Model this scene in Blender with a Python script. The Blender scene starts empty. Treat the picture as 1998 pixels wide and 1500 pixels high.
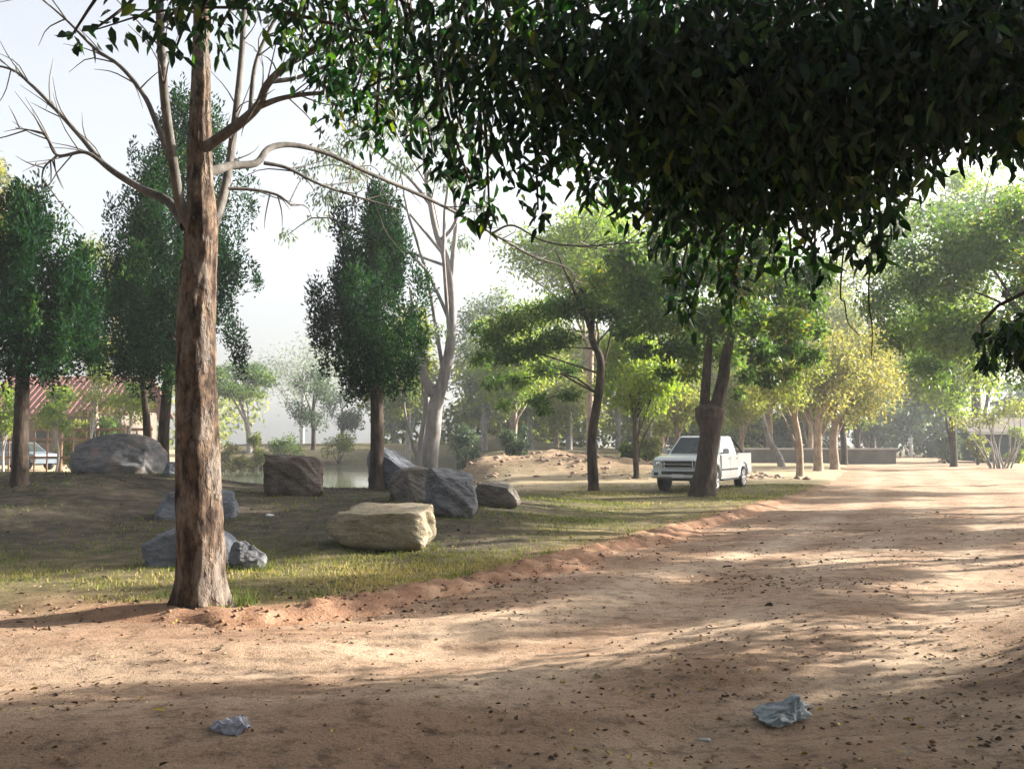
import bpy, bmesh, math
import numpy as np
from mathutils import Vector, Matrix

R = math.radians
SC = bpy.context.scene
COL = SC.collection

# ------------------------------------------------------------------ camera, sky, sun, exposure
CAM_Z = 1.6
FPX = 1942.0                        # focal length in photograph pixels (1998 wide)
PITCH = math.atan(110.0 / FPX)
cam_data = bpy.data.cameras.new('camera')
cam_data.sensor_width = 36.0
cam_data.lens = 36.0 * FPX / 1998.0
cam_data.clip_start = 0.05
cam_data.clip_end = 3000.0
cam = bpy.data.objects.new('camera', cam_data)
COL.objects.link(cam)
cam.location = (0, 0, CAM_Z)
cam.rotation_euler = (math.pi / 2 + PITCH, 0, 0)
SC.camera = cam

SUN_EL = R(22.0)
SUN_H = (0.945, 0.33)               # horizontal direction towards the sun: from the right, a little ahead
SUN_AZ = math.atan2(SUN_H[0], SUN_H[1])
world = bpy.data.worlds.new('World')
SC.world = world
world.use_nodes = True
wn = world.node_tree
wn.nodes.clear()
wo = wn.nodes.new('ShaderNodeOutputWorld')
bg = wn.nodes.new('ShaderNodeBackground')
sky = wn.nodes.new('ShaderNodeTexSky')
sky.sky_type = 'NISHITA'
sky.sun_disc = False
sky.sun_elevation = SUN_EL
sky.sun_rotation = SUN_AZ
sky.air_density = 1.0
sky.dust_density = 5.0
sky.ozone_density = 1.0
bg.inputs['Strength'].default_value = 0.082
hs = wn.nodes.new('ShaderNodeHueSaturation')      # milky morning sky
hs.inputs['Saturation'].default_value = 0.3
wn.links.new(sky.outputs['Color'], hs.inputs['Color'])
wn.links.new(hs.outputs['Color'], bg.inputs['Color'])
wn.links.new(bg.outputs['Background'], wo.inputs['Surface'])

sun_data = bpy.data.lights.new('sun', 'SUN')
sun_data.energy = 5.0
sun_data.angle = R(0.55)
sun_data.color = (1.0, 0.92, 0.79)
sun = bpy.data.objects.new('sun', sun_data)
COL.objects.link(sun)
to_sun = Vector((SUN_H[0] * math.cos(SUN_EL), SUN_H[1] * math.cos(SUN_EL), math.sin(SUN_EL))).normalized()
sun.rotation_euler = to_sun.to_track_quat('Z', 'Y').to_euler()
sun.location = to_sun * 60

SC.view_settings.view_transform = 'Standard'
SC.view_settings.look = 'None'
SC.view_settings.exposure = 2.2
SC.view_settings.gamma = 1.0
SC.view_settings.use_curve_mapping = False
SC.render.engine = 'CYCLES'
SC.render.filter_size = 1.9
SC.cycles.use_denoising = True
SC.cycles.max_bounces = 7
SC.cycles.diffuse_bounces = 3
SC.cycles.glossy_bounces = 2
SC.cycles.transmission_bounces = 5
SC.cycles.transparent_max_bounces = 8
SC.cycles.volume_bounces = 1
SC.cycles.sample_clamp_indirect = 6.0
SC.cycles.caustics_reflective = False
SC.cycles.caustics_refractive = False

# ------------------------------------------------------------------ numeric helpers
def rng(seed):
    return np.random.default_rng(seed)

def _hash(ix, iy, seed):
    h = (ix.astype(np.int64) * 374761393 + iy.astype(np.int64) * 668265263 + seed * 1274126177) & 0x7fffffff
    h = ((h ^ (h >> 13)) * 1274126177) & 0x7fffffff
    h = (h ^ (h >> 16)) & 0xffff
    return h / 65535.0

def vnoise(x, y, seed=0):
    x = np.asarray(x, float); y = np.asarray(y, float)
    ix = np.floor(x); iy = np.floor(y)
    fx = x - ix; fy = y - iy
    fx = fx * fx * (3 - 2 * fx); fy = fy * fy * (3 - 2 * fy)
    a = _hash(ix, iy, seed); b = _hash(ix + 1, iy, seed)
    c = _hash(ix, iy + 1, seed); d = _hash(ix + 1, iy + 1, seed)
    return (a * (1 - fx) + b * fx) * (1 - fy) + (c * (1 - fx) + d * fx) * fy

def fbm(x, y, seed=0, octv=4):
    s = 0; a = 0.5; n = 0
    for k in range(octv):
        s = s + a * vnoise(np.asarray(x) * 2 ** k, np.asarray(y) * 2 ** k, seed + 17 * k)
        n += a; a *= 0.5
    return s / n - 0.5

def S(a, b, x):
    t = np.clip((np.asarray(x, float) - a) / (b - a), 0, 1)
    return t * t * (3 - 2 * t)

def P(px, py, d):
    """point at forward distance d on the line of sight of photograph pixel (px, py)"""
    a = (px - 999.0) / FPX; b = (750.0 - py) / FPX
    ry = math.cos(PITCH) - b * math.sin(PITCH)
    rz = math.sin(PITCH) + b * math.cos(PITCH)
    t = d / ry
    return np.array([a * t, d, CAM_Z + rz * t])

# ------------------------------------------------------------------ terrain shape
EDGE = np.array([(-60, 16.0), (-30, 13.0), (-14, 11.2), (-8, 10.4), (-5.4, 9.9), (-4.2, 9.0), (-3.3, 8.6), (-2.4, 8.55), (-1.7, 8.9),
                 (-0.9, 9.6), (0.0, 11.0), (0.62, 12.2), (1.46, 14.1), (2.8, 16.6), (4.3, 19.6), (6.9, 25.0),
                 (9.6, 31.0), (14.3, 44.0), (22.8, 67.0), (33, 97.0), (41, 104.0), (50, 104.5)], float)
REDGE = np.array([(14, -40), (14, 0), (14.5, 12), (16.5, 24), (19.5, 34), (24, 46), (32.5, 68), (42, 95), (52, 104.2)], float)

def _sdist(x, y, line):
    """signed distance to a polyline, positive to the right of its direction"""
    x = np.asarray(x, float); y = np.asarray(y, float)
    best = np.full(x.shape, 1e9); sg = np.ones(x.shape)
    for (x0, y0), (x1, y1) in zip(line[:-1], line[1:]):
        dx, dy = x1 - x0, y1 - y0
        t = np.clip(((x - x0) * dx + (y - y0) * dy) / (dx * dx + dy * dy), 0, 1)
        ex = x - x0 - t * dx; ey = y - y0 - t * dy
        d = np.hypot(ex, ey)
        c = dx * (y - y0) - dy * (x - x0)
        m = d < best
        best = np.where(m, d, best); sg = np.where(m, np.where(c < 0, 1.0, -1.0), sg)
    return best * sg

def road_s(x, y):
    """> 0 on the dirt road, < 0 on the grass; ragged edge"""
    l = _sdist(x, y, EDGE)
    r = -_sdist(x, y, REDGE)
    s = np.minimum(l, r)
    return s + 0.55 * fbm(np.asarray(x) * 0.9, np.asarray(y) * 0.9, 5, 3)

WATER_Z = -0.30
def base_h(x, y):
    x = np.asarray(x, float); y = np.asarray(y, float)
    lat = 1 - S(-3.0, 3.2, x - 0.06 * (y - 20))
    h = (0.84 - 0.35 * S(-8.5, -4.5, x)) * S(11.5, 20.5, y) * lat * (1 - S(21.8, 28.0, y) * 0.98)
    pc = -0.165 * y; hw = 0.125 * y
    pm = (1 - S(-2.5, 2.0, np.abs(x - pc) - hw)) * S(25.5, 30.5, y) * (1 - S(70, 78, y))
    h = h * (1 - pm) - 1.15 * pm
    # far bank beyond the pond, red spoil bank right of it
    h = h + 1.2 * S(75, 90, y) * (1 - S(2, 12, x + 0.05 * y)) * S(-40, -24, x)
    h = h + (0.85 + 1.1 * fbm(x * 0.5, y * 0.5, 41, 3)) * np.exp(-((y - 49.5 + 0.25 * x) / 4.2) ** 2) * S(-5.5, -1.5, x) * (1 - S(5.5, 10.5, x))
    h = h + 0.9 * S(52, 62, y) * S(-6, -2, x) * (1 - S(8, 15, x))
    h = h + 0.16 * fbm(x * 0.12, y * 0.12, 3, 3)
    h = h + 0.34 * S(1.9, 5.5, x - 0.25 * (y - 6)) * (1 - S(7.6, 10.5, y)) * (1 - S(9, 13, x))
    far = S(16, 60, y)
    h = h + (0.05 + 0.10 * far) * fbm(x * 0.55, y * 0.55, 9, 3)
    return h

def road_h(x, y):
    x = np.asarray(x, float); y = np.asarray(y, float)
    h = base_h(x, y)
    # wheel ruts following the road and fine roughness
    l = _sdist(x, y, EDGE)
    h = h + 0.042 * np.sin(l * 2.4 + 1.6 * fbm(x * 0.3, y * 0.3, 21, 2)) * S(0.2, 1.5, l) * (1 - S(9, 20, y))
    h = h + 0.05 * fbm(x * 2.2, y * 2.2, 22, 3) + 0.022 * fbm(x * 9, y * 9, 23, 2)
    return h

def ground_h(x, y):
    x = np.asarray(x, float); y = np.asarray(y, float)
    s = road_s(x, y)
    l = _sdist(x, y, EDGE)
    berm_on = S(-3.6, -2.2, x) * (1 - S(20, 30, y))
    lump = 0.55 + 1.4 * np.clip(fbm(x * 2.4, y * 2.4, 31, 3) + 0.35, 0, 1)
    berm = (0.06 * lump) * np.exp(-((s + 0.32) / 0.26) ** 2) * berm_on
    near = 1 - S(18, 34, y)
    crumb = (0.12 * fbm(x * 6, y * 6, 33, 3) - 0.05 * (fbm(x * 3.1, y * 3.1, 35, 2) > 0.12)) * np.exp(-((s + 0.25) / 0.42) ** 2) * berm_on
    h = base_h(x, y) + 0.055 * np.clip(-s / 0.35, -1.6, 1) + berm + crumb
    h = h + 0.05 * near * fbm(x * 1.6, y * 1.6, 34, 3) * S(0.2, 1.2, -s)
    return h

def top_h(x, y):
    x = np.array([x], float); y = np.array([y], float)
    return float(np.maximum(ground_h(x, y), road_h(x, y))[0])

def hit(px, py, dmin=4.0, dmax=110.0):
    """where the line of sight of a photograph pixel meets the terrain"""
    ds = np.linspace(dmin, dmax, 4200)
    a = (px - 999.0) / FPX; b = (750.0 - py) / FPX
    ry = math.cos(PITCH) - b * math.sin(PITCH); rz = math.sin(PITCH) + b * math.cos(PITCH)
    xs = a * ds / ry; zs = CAM_Z + rz * ds / ry
    g = np.maximum(ground_h(xs, ds), road_h(xs, ds))
    w = np.where(zs <= g)[0]
    k = w[0] if len(w) else len(ds) - 1
    return np.array([xs[k], ds[k], g[k]])

# ------------------------------------------------------------------ mesh helpers
def np_mesh(name, verts, faces, smooth=False):
    """faces: array (M, k) or list of such arrays"""
    if not isinstance(faces, (list, tuple)):
        faces = [faces]
    faces = [np.asarray(f, np.int32) for f in faces if len(f)]
    verts = np.asarray(verts, np.float32)
    me = bpy.data.meshes.new(name)
    me.vertices.add(len(verts))
    me.vertices.foreach_set('co', verts.ravel())
    nl = sum(f.size for f in faces); npoly = sum(len(f) for f in faces)
    me.loops.add(nl)
    me.loops.foreach_set('vertex_index', np.concatenate([f.ravel() for f in faces]))
    me.polygons.add(npoly)
    tot = np.concatenate([np.full(len(f), f.shape[1], np.int32) for f in faces])
    st = np.concatenate([[0], np.cumsum(tot)[:-1]]).astype(np.int32)
    me.polygons.foreach_set('loop_start', st)
    me.polygons.foreach_set('loop_total', tot)
    me.update(calc_edges=True)
    if smooth:
        me.polygons.foreach_set('use_smooth', np.ones(npoly, bool))
    return me

def face_attr(me, name, values):
    at = me.attributes.new(name, 'FLOAT', 'FACE')
    at.data.foreach_set('value', np.asarray(values, np.float32))

def point_attr(me, name, values):
    at = me.attributes.new(name, 'FLOAT', 'POINT')
    at.data.foreach_set('value', np.asarray(values, np.float32))

def link(name, me, mat=None, parent=None, loc=None):
    o = bpy.data.objects.new(name, me)
    COL.objects.link(o)
    if mat is not None and me is not None:
        if not me.materials:
            for m in (mat if isinstance(mat, (list, tuple)) else [mat]):
                me.materials.append(m)
    if parent is not None:
        o.parent = parent
    if loc is not None:
        o.location = tuple(float(v) for v in loc)
    return o

def tag(o, label=None, cat=None, group=None, kind=None):
    if label: o['label'] = label
    if cat: o['category'] = cat
    if group: o['group'] = group
    if kind: o['kind'] = kind
    return o

def thing(name, label, cat, loc, rz=0.0, group=None):
    o = bpy.data.objects.new(name, None)
    COL.objects.link(o)
    o.empty_display_size = 0.2
    o.location = tuple(float(v) for v in loc)
    o.rotation_euler = (0, 0, rz)
    return tag(o, label, cat, group)

def bm_mesh(name, bm, smooth=False):
    bmesh.ops.recalc_face_normals(bm, faces=bm.faces)
    me = bpy.data.meshes.new(name)
    bm.to_mesh(me); bm.free()
    if smooth:
        me.polygons.foreach_set('use_smooth', np.ones(len(me.polygons), bool))
    return me

def box_bm(bm, c, s, bevel=0.0, rot=None, seg=1):
    r = bmesh.ops.create_cube(bm, size=1.0)
    vs = r['verts']
    for v in vs:
        v.co = Vector((v.co.x * s[0], v.co.y * s[1], v.co.z * s[2]))
    if bevel > 0:
        es = list({e for v in vs for e in v.link_edges})
        rr = bmesh.ops.bevel(bm, geom=es, offset=bevel, segments=seg, affect='EDGES', profile=0.6)
        vs = list({v for f in rr['faces'] for v in f.verts} | {v for v in vs if v.is_valid})
    M = Matrix.Translation(Vector(c)) @ (rot.to_matrix().to_4x4() if rot is not None else Matrix.Identity(4))
    for v in vs:
        v.co = M @ v.co
    return vs

def box(name, c, s, mat, parent=None, bevel=0.0, rot=None, smooth=False):
    bm = bmesh.new()
    box_bm(bm, c, s, bevel, rot)
    return link(name, bm_mesh(name, bm, smooth), mat, parent)

def resample(pts, rad, n):
    """Catmull-Rom through pts"""
    pts = np.asarray(pts, float); rad = np.asarray(rad, float)
    q = np.vstack([2 * pts[0] - pts[1], pts, 2 * pts[-1] - pts[-2]])
    out = []; ro = []
    m = len(pts) - 1
    for t in np.linspace(0, m - 1e-6, n):
        i = int(t); f = t - i
        p0, p1, p2, p3 = q[i], q[i + 1], q[i + 2], q[i + 3]
        out.append(0.5 * ((2 * p1) + (-p0 + p2) * f + (2 * p0 - 5 * p1 + 4 * p2 - p3) * f * f + (-p0 + 3 * p1 - 3 * p2 + p3) * f ** 3))
        ro.append(rad[i] * (1 - f) + rad[i + 1] * f)
    return np.array(out), np.array(ro)

def tube(pts, rad, n=None, seg=10, rough=0.0, seed=0, fn=0.0):
    """tapered tube as (verts, quads, caps)"""
    if n is None:
        n = max(4, 4 * (len(pts) - 1))
    c, r = resample(pts, rad, n)
    t = np.gradient(c, axis=0); t /= np.linalg.norm(t, axis=1)[:, None] + 1e-9
    u = np.cross(t[0], [0.31, 0.17, 0.93] if abs(t[0][2]) < 0.9 else [1, 0, 0.1]); u /= np.linalg.norm(u)
    ang = np.linspace(0, 2 * np.pi, seg, endpoint=False)
    V = []
    L = np.concatenate([[0], np.cumsum(np.linalg.norm(np.diff(c, axis=0), axis=1))])
    for i in range(n):
        u = u - t[i] * np.dot(u, t[i]); u /= np.linalg.norm(u)
        w = np.cross(t[i], u)
        rr = np.full(seg, r[i])
        if rough > 0:
            a1 = np.cos(ang) * 1.7; a2 = np.sin(ang) * 1.7
            nz = fbm(a1 * 1.3 + L[i] * 0.9 + seed * 3.1, a2 * 1.3 + L[i] * 1.3, seed, 3)
            rr = rr * (1 + rough * 1.6 * nz)
            if fn > 0:
                rr = rr + fn * (fbm(ang * 6.0 + seed, L[i] * 3.2 + 0 * ang, seed + 5, 3)) * np.minimum(1, r[i] / 0.1)
        V.append(c[i] + np.outer(np.cos(ang) * rr, u) + np.outer(np.sin(ang) * rr, w))
    V = np.vstack(V)
    i = np.arange(n - 1)[:, None] * seg; j = np.arange(seg)[None, :]; k = (j + 1) % seg
    Q = np.stack([i + j, i + k, i + seg + k, i + seg + j], -1).reshape(-1, 4)
    # end cap
    V = np.vstack([V, c[-1] + t[-1] * r[-1] * 0.5])
    last = (n - 1) * seg
    T = np.stack([last + np.arange(seg), last + (np.arange(seg) + 1) % seg, np.full(seg, n * seg)], -1)
    return V, Q, T

def merge(parts):
    V = []; Q = []; T = []; o = 0
    for v, q, t in parts:
        V.append(v); Q.append(q + o); T.append(t + o); o += len(v)
    return np.vstack(V), np.vstack(Q), np.vstack(T)

def wood(name, parts, mat, parent):
    V, Q, T = merge(parts)
    me = np_mesh(name, V, [Q, T], smooth=True)
    return link(name, me, mat, parent)

def unit(v):
    return v / (np.linalg.norm(v, axis=-1, keepdims=True) + 1e-9)

def leaf_mesh(name, pos, axis, nrm, l, w, tint, detail=False, fold=0.25, curl=0.0):
    """one leaf blade per position; axis = along the blade"""
    axis = unit(axis)
    side = unit(np.cross(nrm, axis))
    up = np.cross(axis, side)
    l = np.broadcast_to(l, (len(pos),))[:, None]; w = np.broadcast_to(w, (len(pos),))[:, None]
    n = len(pos)
    if detail:
        b = pos
        m1 = pos + axis * l * 0.30; m2 = pos + axis * l * 0.66 - up * l * curl * 0.5
        tip = pos + axis * l - up * l * curl
        s1 = side * w * 0.5; s2 = side * w * 0.40
        f = up * w * fold
        V = np.stack([b, m1 + s1 + f, m2 + s2 + f, tip, m2 - s2 + f, m1 - s1 + f], 1).reshape(-1, 3)
        o = np.arange(n)[:, None] * 6
        F = np.concatenate([o + np.array([[0, 1, 2, 3]]), o + np.array([[0, 3, 4, 5]])], 1).reshape(-1, 4)
        tt = np.repeat(tint, 2)
    else:
        mid = pos + axis * l * 0.5 + up * w * fold
        V = np.stack([pos, mid + side * w * 0.5, pos + axis * l, mid - side * w * 0.5], 1).reshape(-1, 3)
        F = np.arange(n * 4).reshape(-1, 4)
        tt = tint
    me = np_mesh(name, V, F, smooth=False)
    face_attr(me, 'tint', tt)
    return me

def clump_leaves(g, clumps, n_total, droop=0.5, outward=0.4, shell=0.5):
    """positions and blade axes spread through a list of ellipsoid clumps (cx,cy,cz,rx,ry,rz[,weight])"""
    cl = np.asarray([tuple(c) + ((1.0,) if len(c) == 6 else ()) for c in clumps], float)
    wgt = (cl[:, 3] * cl[:, 4] * cl[:, 5]) ** 0.72 * cl[:, 6]
    idx = g.choice(len(cl), n_total, p=wgt / wgt.sum())
    d = unit(g.normal(size=(n_total, 3)))
    r = g.random(n_total) ** shell
    # ragged edge of the clump
    r = r * (0.72 + 0.5 * g.random(n_total))
    off = d * r[:, None] * cl[idx, 3:6]
    pos = cl[idx, :3] + off
    ax = unit(g.normal(size=(n_total, 3))) * 0.8 + d * outward + np.array([0, 0, -droop])
    nr = unit(g.normal(size=(n_total, 3)) * 0.7 + np.array([0, 0, 0.8]))
    return pos, ax, nr, idx, r

# ------------------------------------------------------------------ materials
def new_mat(name):
    m = bpy.data.materials.new(name)
    m.use_nodes = True
    nt = m.node_tree
    nt.nodes.clear()
    out = nt.nodes.new('ShaderNodeOutputMaterial')
    return m, nt, out

def N(nt, typ, **kw):
    n = nt.nodes.new(typ)
    for k, v in kw.items():
        if k in n.inputs:
            n.inputs[k].default_value = v
        else:
            setattr(n, k, v)
    return n

def ramp(nt, stops, interp='LINEAR'):
    r = nt.nodes.new('ShaderNodeValToRGB')
    r.color_ramp.interpolation = interp
    e = r.color_ramp.elements
    while len(e) < len(stops):
        e.new(0.5)
    for el, (p, c) in zip(e, stops):
        el.position = p
        el.color = (c[0], c[1], c[2], 1)
    return r

def principled(nt, out, rough=0.8, spec=0.3, metallic=0.0):
    b = nt.nodes.new('ShaderNodeBsdfPrincipled')
    b.inputs['Roughness'].default_value = rough
    b.inputs['Specular IOR Level'].default_value = spec
    b.inputs['Metallic'].default_value = metallic
    nt.links.new(b.outputs[0], out.inputs['Surface'])
    return b

def noise(nt, scale, detail=4, rough=0.55, vec=None, dim='3D'):
    n = nt.nodes.new('ShaderNodeTexNoise')
    n.inputs['Scale'].default_value = scale
    n.inputs['Detail'].default_value = detail
    n.inputs['Roughness'].default_value = rough
    if vec is not None:
        nt.links.new(vec, n.inputs['Vector'])
    return n

def mixc(nt, fac, a, b, blend='MIX'):
    m = nt.nodes.new('ShaderNodeMix')
    m.data_type = 'RGBA'; m.blend_type = blend
    for sock, val in ((m.inputs['Factor'], fac), (m.inputs['A'], a), (m.inputs['B'], b)):
        if isinstance(val, (int, float)):
            sock.default_value = val
        elif isinstance(val, tuple):
            sock.default_value = (val[0], val[1], val[2], 1)
        else:
            nt.links.new(val, sock)
    return m.outputs['Result']

def bump(nt, height, strength, dist, b):
    bp = nt.nodes.new('ShaderNodeBump')
    bp.inputs['Strength'].default_value = strength
    bp.inputs['Distance'].default_value = dist
    nt.links.new(height, bp.inputs['Height'])
    nt.links.new(bp.outputs[0], b.inputs['Normal'])

def mat_plain(name, col, rough=0.6, spec=0.3, metallic=0.0, var=0.12, scale=6.0, coat=0.0):
    m, nt, out = new_mat(name)
    b = principled(nt, out, rough, spec, metallic)
    tc = N(nt, 'ShaderNodeTexCoord')
    n = noise(nt, scale, 4, 0.6, tc.outputs['Object'])
    lo = tuple(c * (1 - var) for c in col); hi = tuple(min(1, c * (1 + var)) for c in col)
    r = ramp(nt, [(0.3, lo), (0.7, hi)])
    nt.links.new(n.outputs['Fac'], r.inputs[0])
    nt.links.new(r.outputs[0], b.inputs['Base Color'])
    if coat:
        b.inputs['Coat Weight'].default_value = coat
        b.inputs['Coat Roughness'].default_value = 0.08
    return m

def mat_leaf(name, stops, trans=0.4, tboost=(1.5, 1.6, 0.7), rough=0.5, spec=0.25):
    """leaf blade: colour by each leaf's own tint, light passes through"""
    m, nt, out = new_mat(name)
    at = N(nt, 'ShaderNodeAttribute', attribute_name='tint')
    r = ramp(nt, stops)
    nt.links.new(at.outputs['Fac'], r.inputs[0])
    b = nt.nodes.new('ShaderNodeBsdfPrincipled')
    b.inputs['Roughness'].default_value = rough
    b.inputs['Specular IOR Level'].default_value = spec
    nt.links.new(r.outputs[0], b.inputs['Base Color'])
    tr = nt.nodes.new('ShaderNodeBsdfTranslucent')
    tc = mixc(nt, 1.0, r.outputs[0], tboost, 'MULTIPLY')
    nt.links.new(tc, tr.inputs['Color'])
    mx = nt.nodes.new('ShaderNodeMixShader')
    mx.inputs[0].default_value = trans
    nt.links.new(b.outputs[0], mx.inputs[1])
    nt.links.new(tr.outputs[0], mx.inputs[2])
    nt.links.new(mx.outputs[0], out.inputs['Surface'])
    return m

def mat_bark(name, dark, mid, light, scale=5.0, stretch=0.22, bstr=0.7, bdist=0.03, rough=0.9):
    m, nt, out = new_mat(name)
    b = principled(nt, out, rough, 0.15)
    tc = N(nt, 'ShaderNodeTexCoord')
    mp = N(nt, 'ShaderNodeMapping')
    mp.inputs['Scale'].default_value = (1, 1, stretch)
    nt.links.new(tc.outputs['Object'], mp.inputs['Vector'])
    n1 = noise(nt, scale * 3.2, 6, 0.65, mp.outputs[0])
    n2 = noise(nt, scale * 0.5, 4, 0.6, tc.outputs['Object'])
    r1 = ramp(nt, [(0.34, dark), (0.5, mid), (0.68, light)])
    nt.links.new(n1.outputs['Fac'], r1.inputs[0])
    r2 = ramp(nt, [(0.35, dark), (0.65, light)])
    nt.links.new(n2.outputs['Fac'], r2.inputs[0])
    nt.links.new(mixc(nt, 0.4, r1.outputs[0], r2.outputs[0]), b.inputs['Base Color'])
    n3 = noise(nt, scale * 9, 4, 0.6, mp.outputs[0])
    h = nt.nodes.new('ShaderNodeMath'); h.operation = 'ADD'
    nt.links.new(n1.outputs['Fac'], h.inputs[0]); nt.links.new(n3.outputs['Fac'], h.inputs[1])
    bump(nt, h.outputs[0], bstr, bdist, b)
    return m

def mat_road():
    m, nt, out = new_mat('laterite_dirt')
    b = principled(nt, out, 0.95, 0.1)
    tc = N(nt, 'ShaderNodeTexCoord')
    v = tc.outputs['Object']
    mp = N(nt, 'ShaderNodeMapping'); mp.inputs['Rotation'].default_value = (0, 0, R(-62)); mp.inputs['Scale'].default_value = (0.35, 1.6, 1)
    nt.links.new(v, mp.inputs['Vector'])
    n_big = noise(nt, 0.55, 4, 0.6, v)
    n_str = noise(nt, 1.1, 5, 0.6, mp.outputs[0])
    n_mid = noise(nt, 7, 6, 0.7, v)
    n_fine = noise(nt, 42, 6, 0.75, v)
    c1 = ramp(nt, [(0.32, (0.155, 0.094, 0.064)), (0.52, (0.285, 0.190, 0.130)), (0.70, (0.46, 0.355, 0.265))])
    nt.links.new(n_str.outputs['Fac'], c1.inputs[0])
    c2 = ramp(nt, [(0.3, (0.215, 0.122, 0.076)), (0.7, (0.42, 0.315, 0.23))])
    nt.links.new(n_big.outputs['Fac'], c2.inputs[0])
    c = mixc(nt, 0.45, c1.outputs[0], c2.outputs[0])
    tk = N(nt, 'ShaderNodeAttribute', attribute_name='track')
    c = mixc(nt, tk.outputs['Fac'], c, (0.54, 0.43, 0.32))
    d = ramp(nt, [(0.32, (0.36, 0.33, 0.32)), (0.50, (1, 1, 1)), (0.75, (1.12, 1.1, 1.06))])
    nt.links.new(n_mid.outputs['Fac'], d.inputs[0])
    c = mixc(nt, 0.85, c, d.outputs[0], 'MULTIPLY')
    e = ramp(nt, [(0.34, (0.30, 0.26, 0.25)), (0.45, (0.95, 0.95, 0.95)), (0.60, (1.05, 1.05, 1.05)), (0.70, (1.45, 1.45, 1.4))])
    nt.links.new(n_fine.outputs['Fac'], e.inputs[0])
    c = mixc(nt, 0.75, c, e.outputs[0], 'MULTIPLY')
    nt.links.new(c, b.inputs['Base Color'])
    h = nt.nodes.new('ShaderNodeMath'); h.operation = 'ADD'
    nt.links.new(n_mid.outputs['Fac'], h.inputs[0]); nt.links.new(n_fine.outputs['Fac'], h.inputs[1])
    bump(nt, h.outputs[0], 0.8, 0.045, b)
    return m

def mat_ground():
    m, nt, out = new_mat('dry_grass_earth')
    b = principled(nt, out, 0.95, 0.1)
    tc = N(nt, 'ShaderNodeTexCoord')
    v = tc.outputs['Object']
    n_big = noise(nt, 0.32, 5, 0.6, v)
    n_mid = noise(nt, 3.0, 6, 0.68, v)
    n_fine = noise(nt, 38, 5, 0.7, v)
    grass = ramp(nt, [(0.30, (0.055, 0.050, 0.022)), (0.5, (0.110, 0.095, 0.045)), (0.7, (0.22, 0.175, 0.090))])
    nt.links.new(n_mid.outputs['Fac'], grass.inputs[0])
    earth = ramp(nt, [(0.3, (0.024, 0.021, 0.017)), (0.5, (0.050, 0.042, 0.032)), (0.72, (0.115, 0.092, 0.068))])  # litter-dark soil, darkened further to carry the mound's deep shade in its colour
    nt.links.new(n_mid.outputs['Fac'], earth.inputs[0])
    red = ramp(nt, [(0.3, (0.15, 0.078, 0.052)), (0.5, (0.26, 0.150, 0.098)), (0.7, (0.39, 0.262, 0.18))])
    nt.links.new(n_mid.outputs['Fac'], red.inputs[0])
    sand = ramp(nt, [(0.3, (0.33, 0.26, 0.17)), (0.7, (0.47, 0.385, 0.27))])
    nt.links.new(n_mid.outputs['Fac'], sand.inputs[0])
    f = ramp(nt, [(0.40, (0, 0, 0)), (0.60, (1, 1, 1))])
    nt.links.new(n_big.outputs['Fac'], f.inputs[0])
    dry = N(nt, 'ShaderNodeAttribute', attribute_name='dry')
    redm = N(nt, 'ShaderNodeAttribute', attribute_name='red')
    sandm = N(nt, 'ShaderNodeAttribute', attribute_name='sand')
    add = nt.nodes.new('ShaderNodeMath'); add.operation = 'MULTIPLY_ADD'
    nt.links.new(f.outputs[0], add.inputs[0]); add.inputs[1].default_value = 0.35
    nt.links.new(dry.outputs['Fac'], add.inputs[2]); add.use_clamp = True
    c = mixc(nt, add.outputs[0], grass.outputs[0], earth.outputs[0])
    c = mixc(nt, sandm.outputs['Fac'], c, sand.outputs[0])
    c = mixc(nt, redm.outputs['Fac'], c, red.outputs[0])
    e = ramp(nt, [(0.33, (0.45, 0.42, 0.38)), (0.46, (1, 1, 1)), (0.8, (1.2, 1.2, 1.1))])
    nt.links.new(n_fine.outputs['Fac'], e.inputs[0])
    c = mixc(nt, 0.7, c, e.outputs[0], 'MULTIPLY')
    nt.links.new(c, b.inputs['Base Color'])
    h = nt.nodes.new('ShaderNodeMath'); h.operation = 'ADD'
    nt.links.new(n_mid.outputs['Fac'], h.inputs[0]); nt.links.new(n_fine.outputs['Fac'], h.inputs[1])
    bump(nt, h.outputs[0], 0.6, 0.04, b)
    return m

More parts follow.
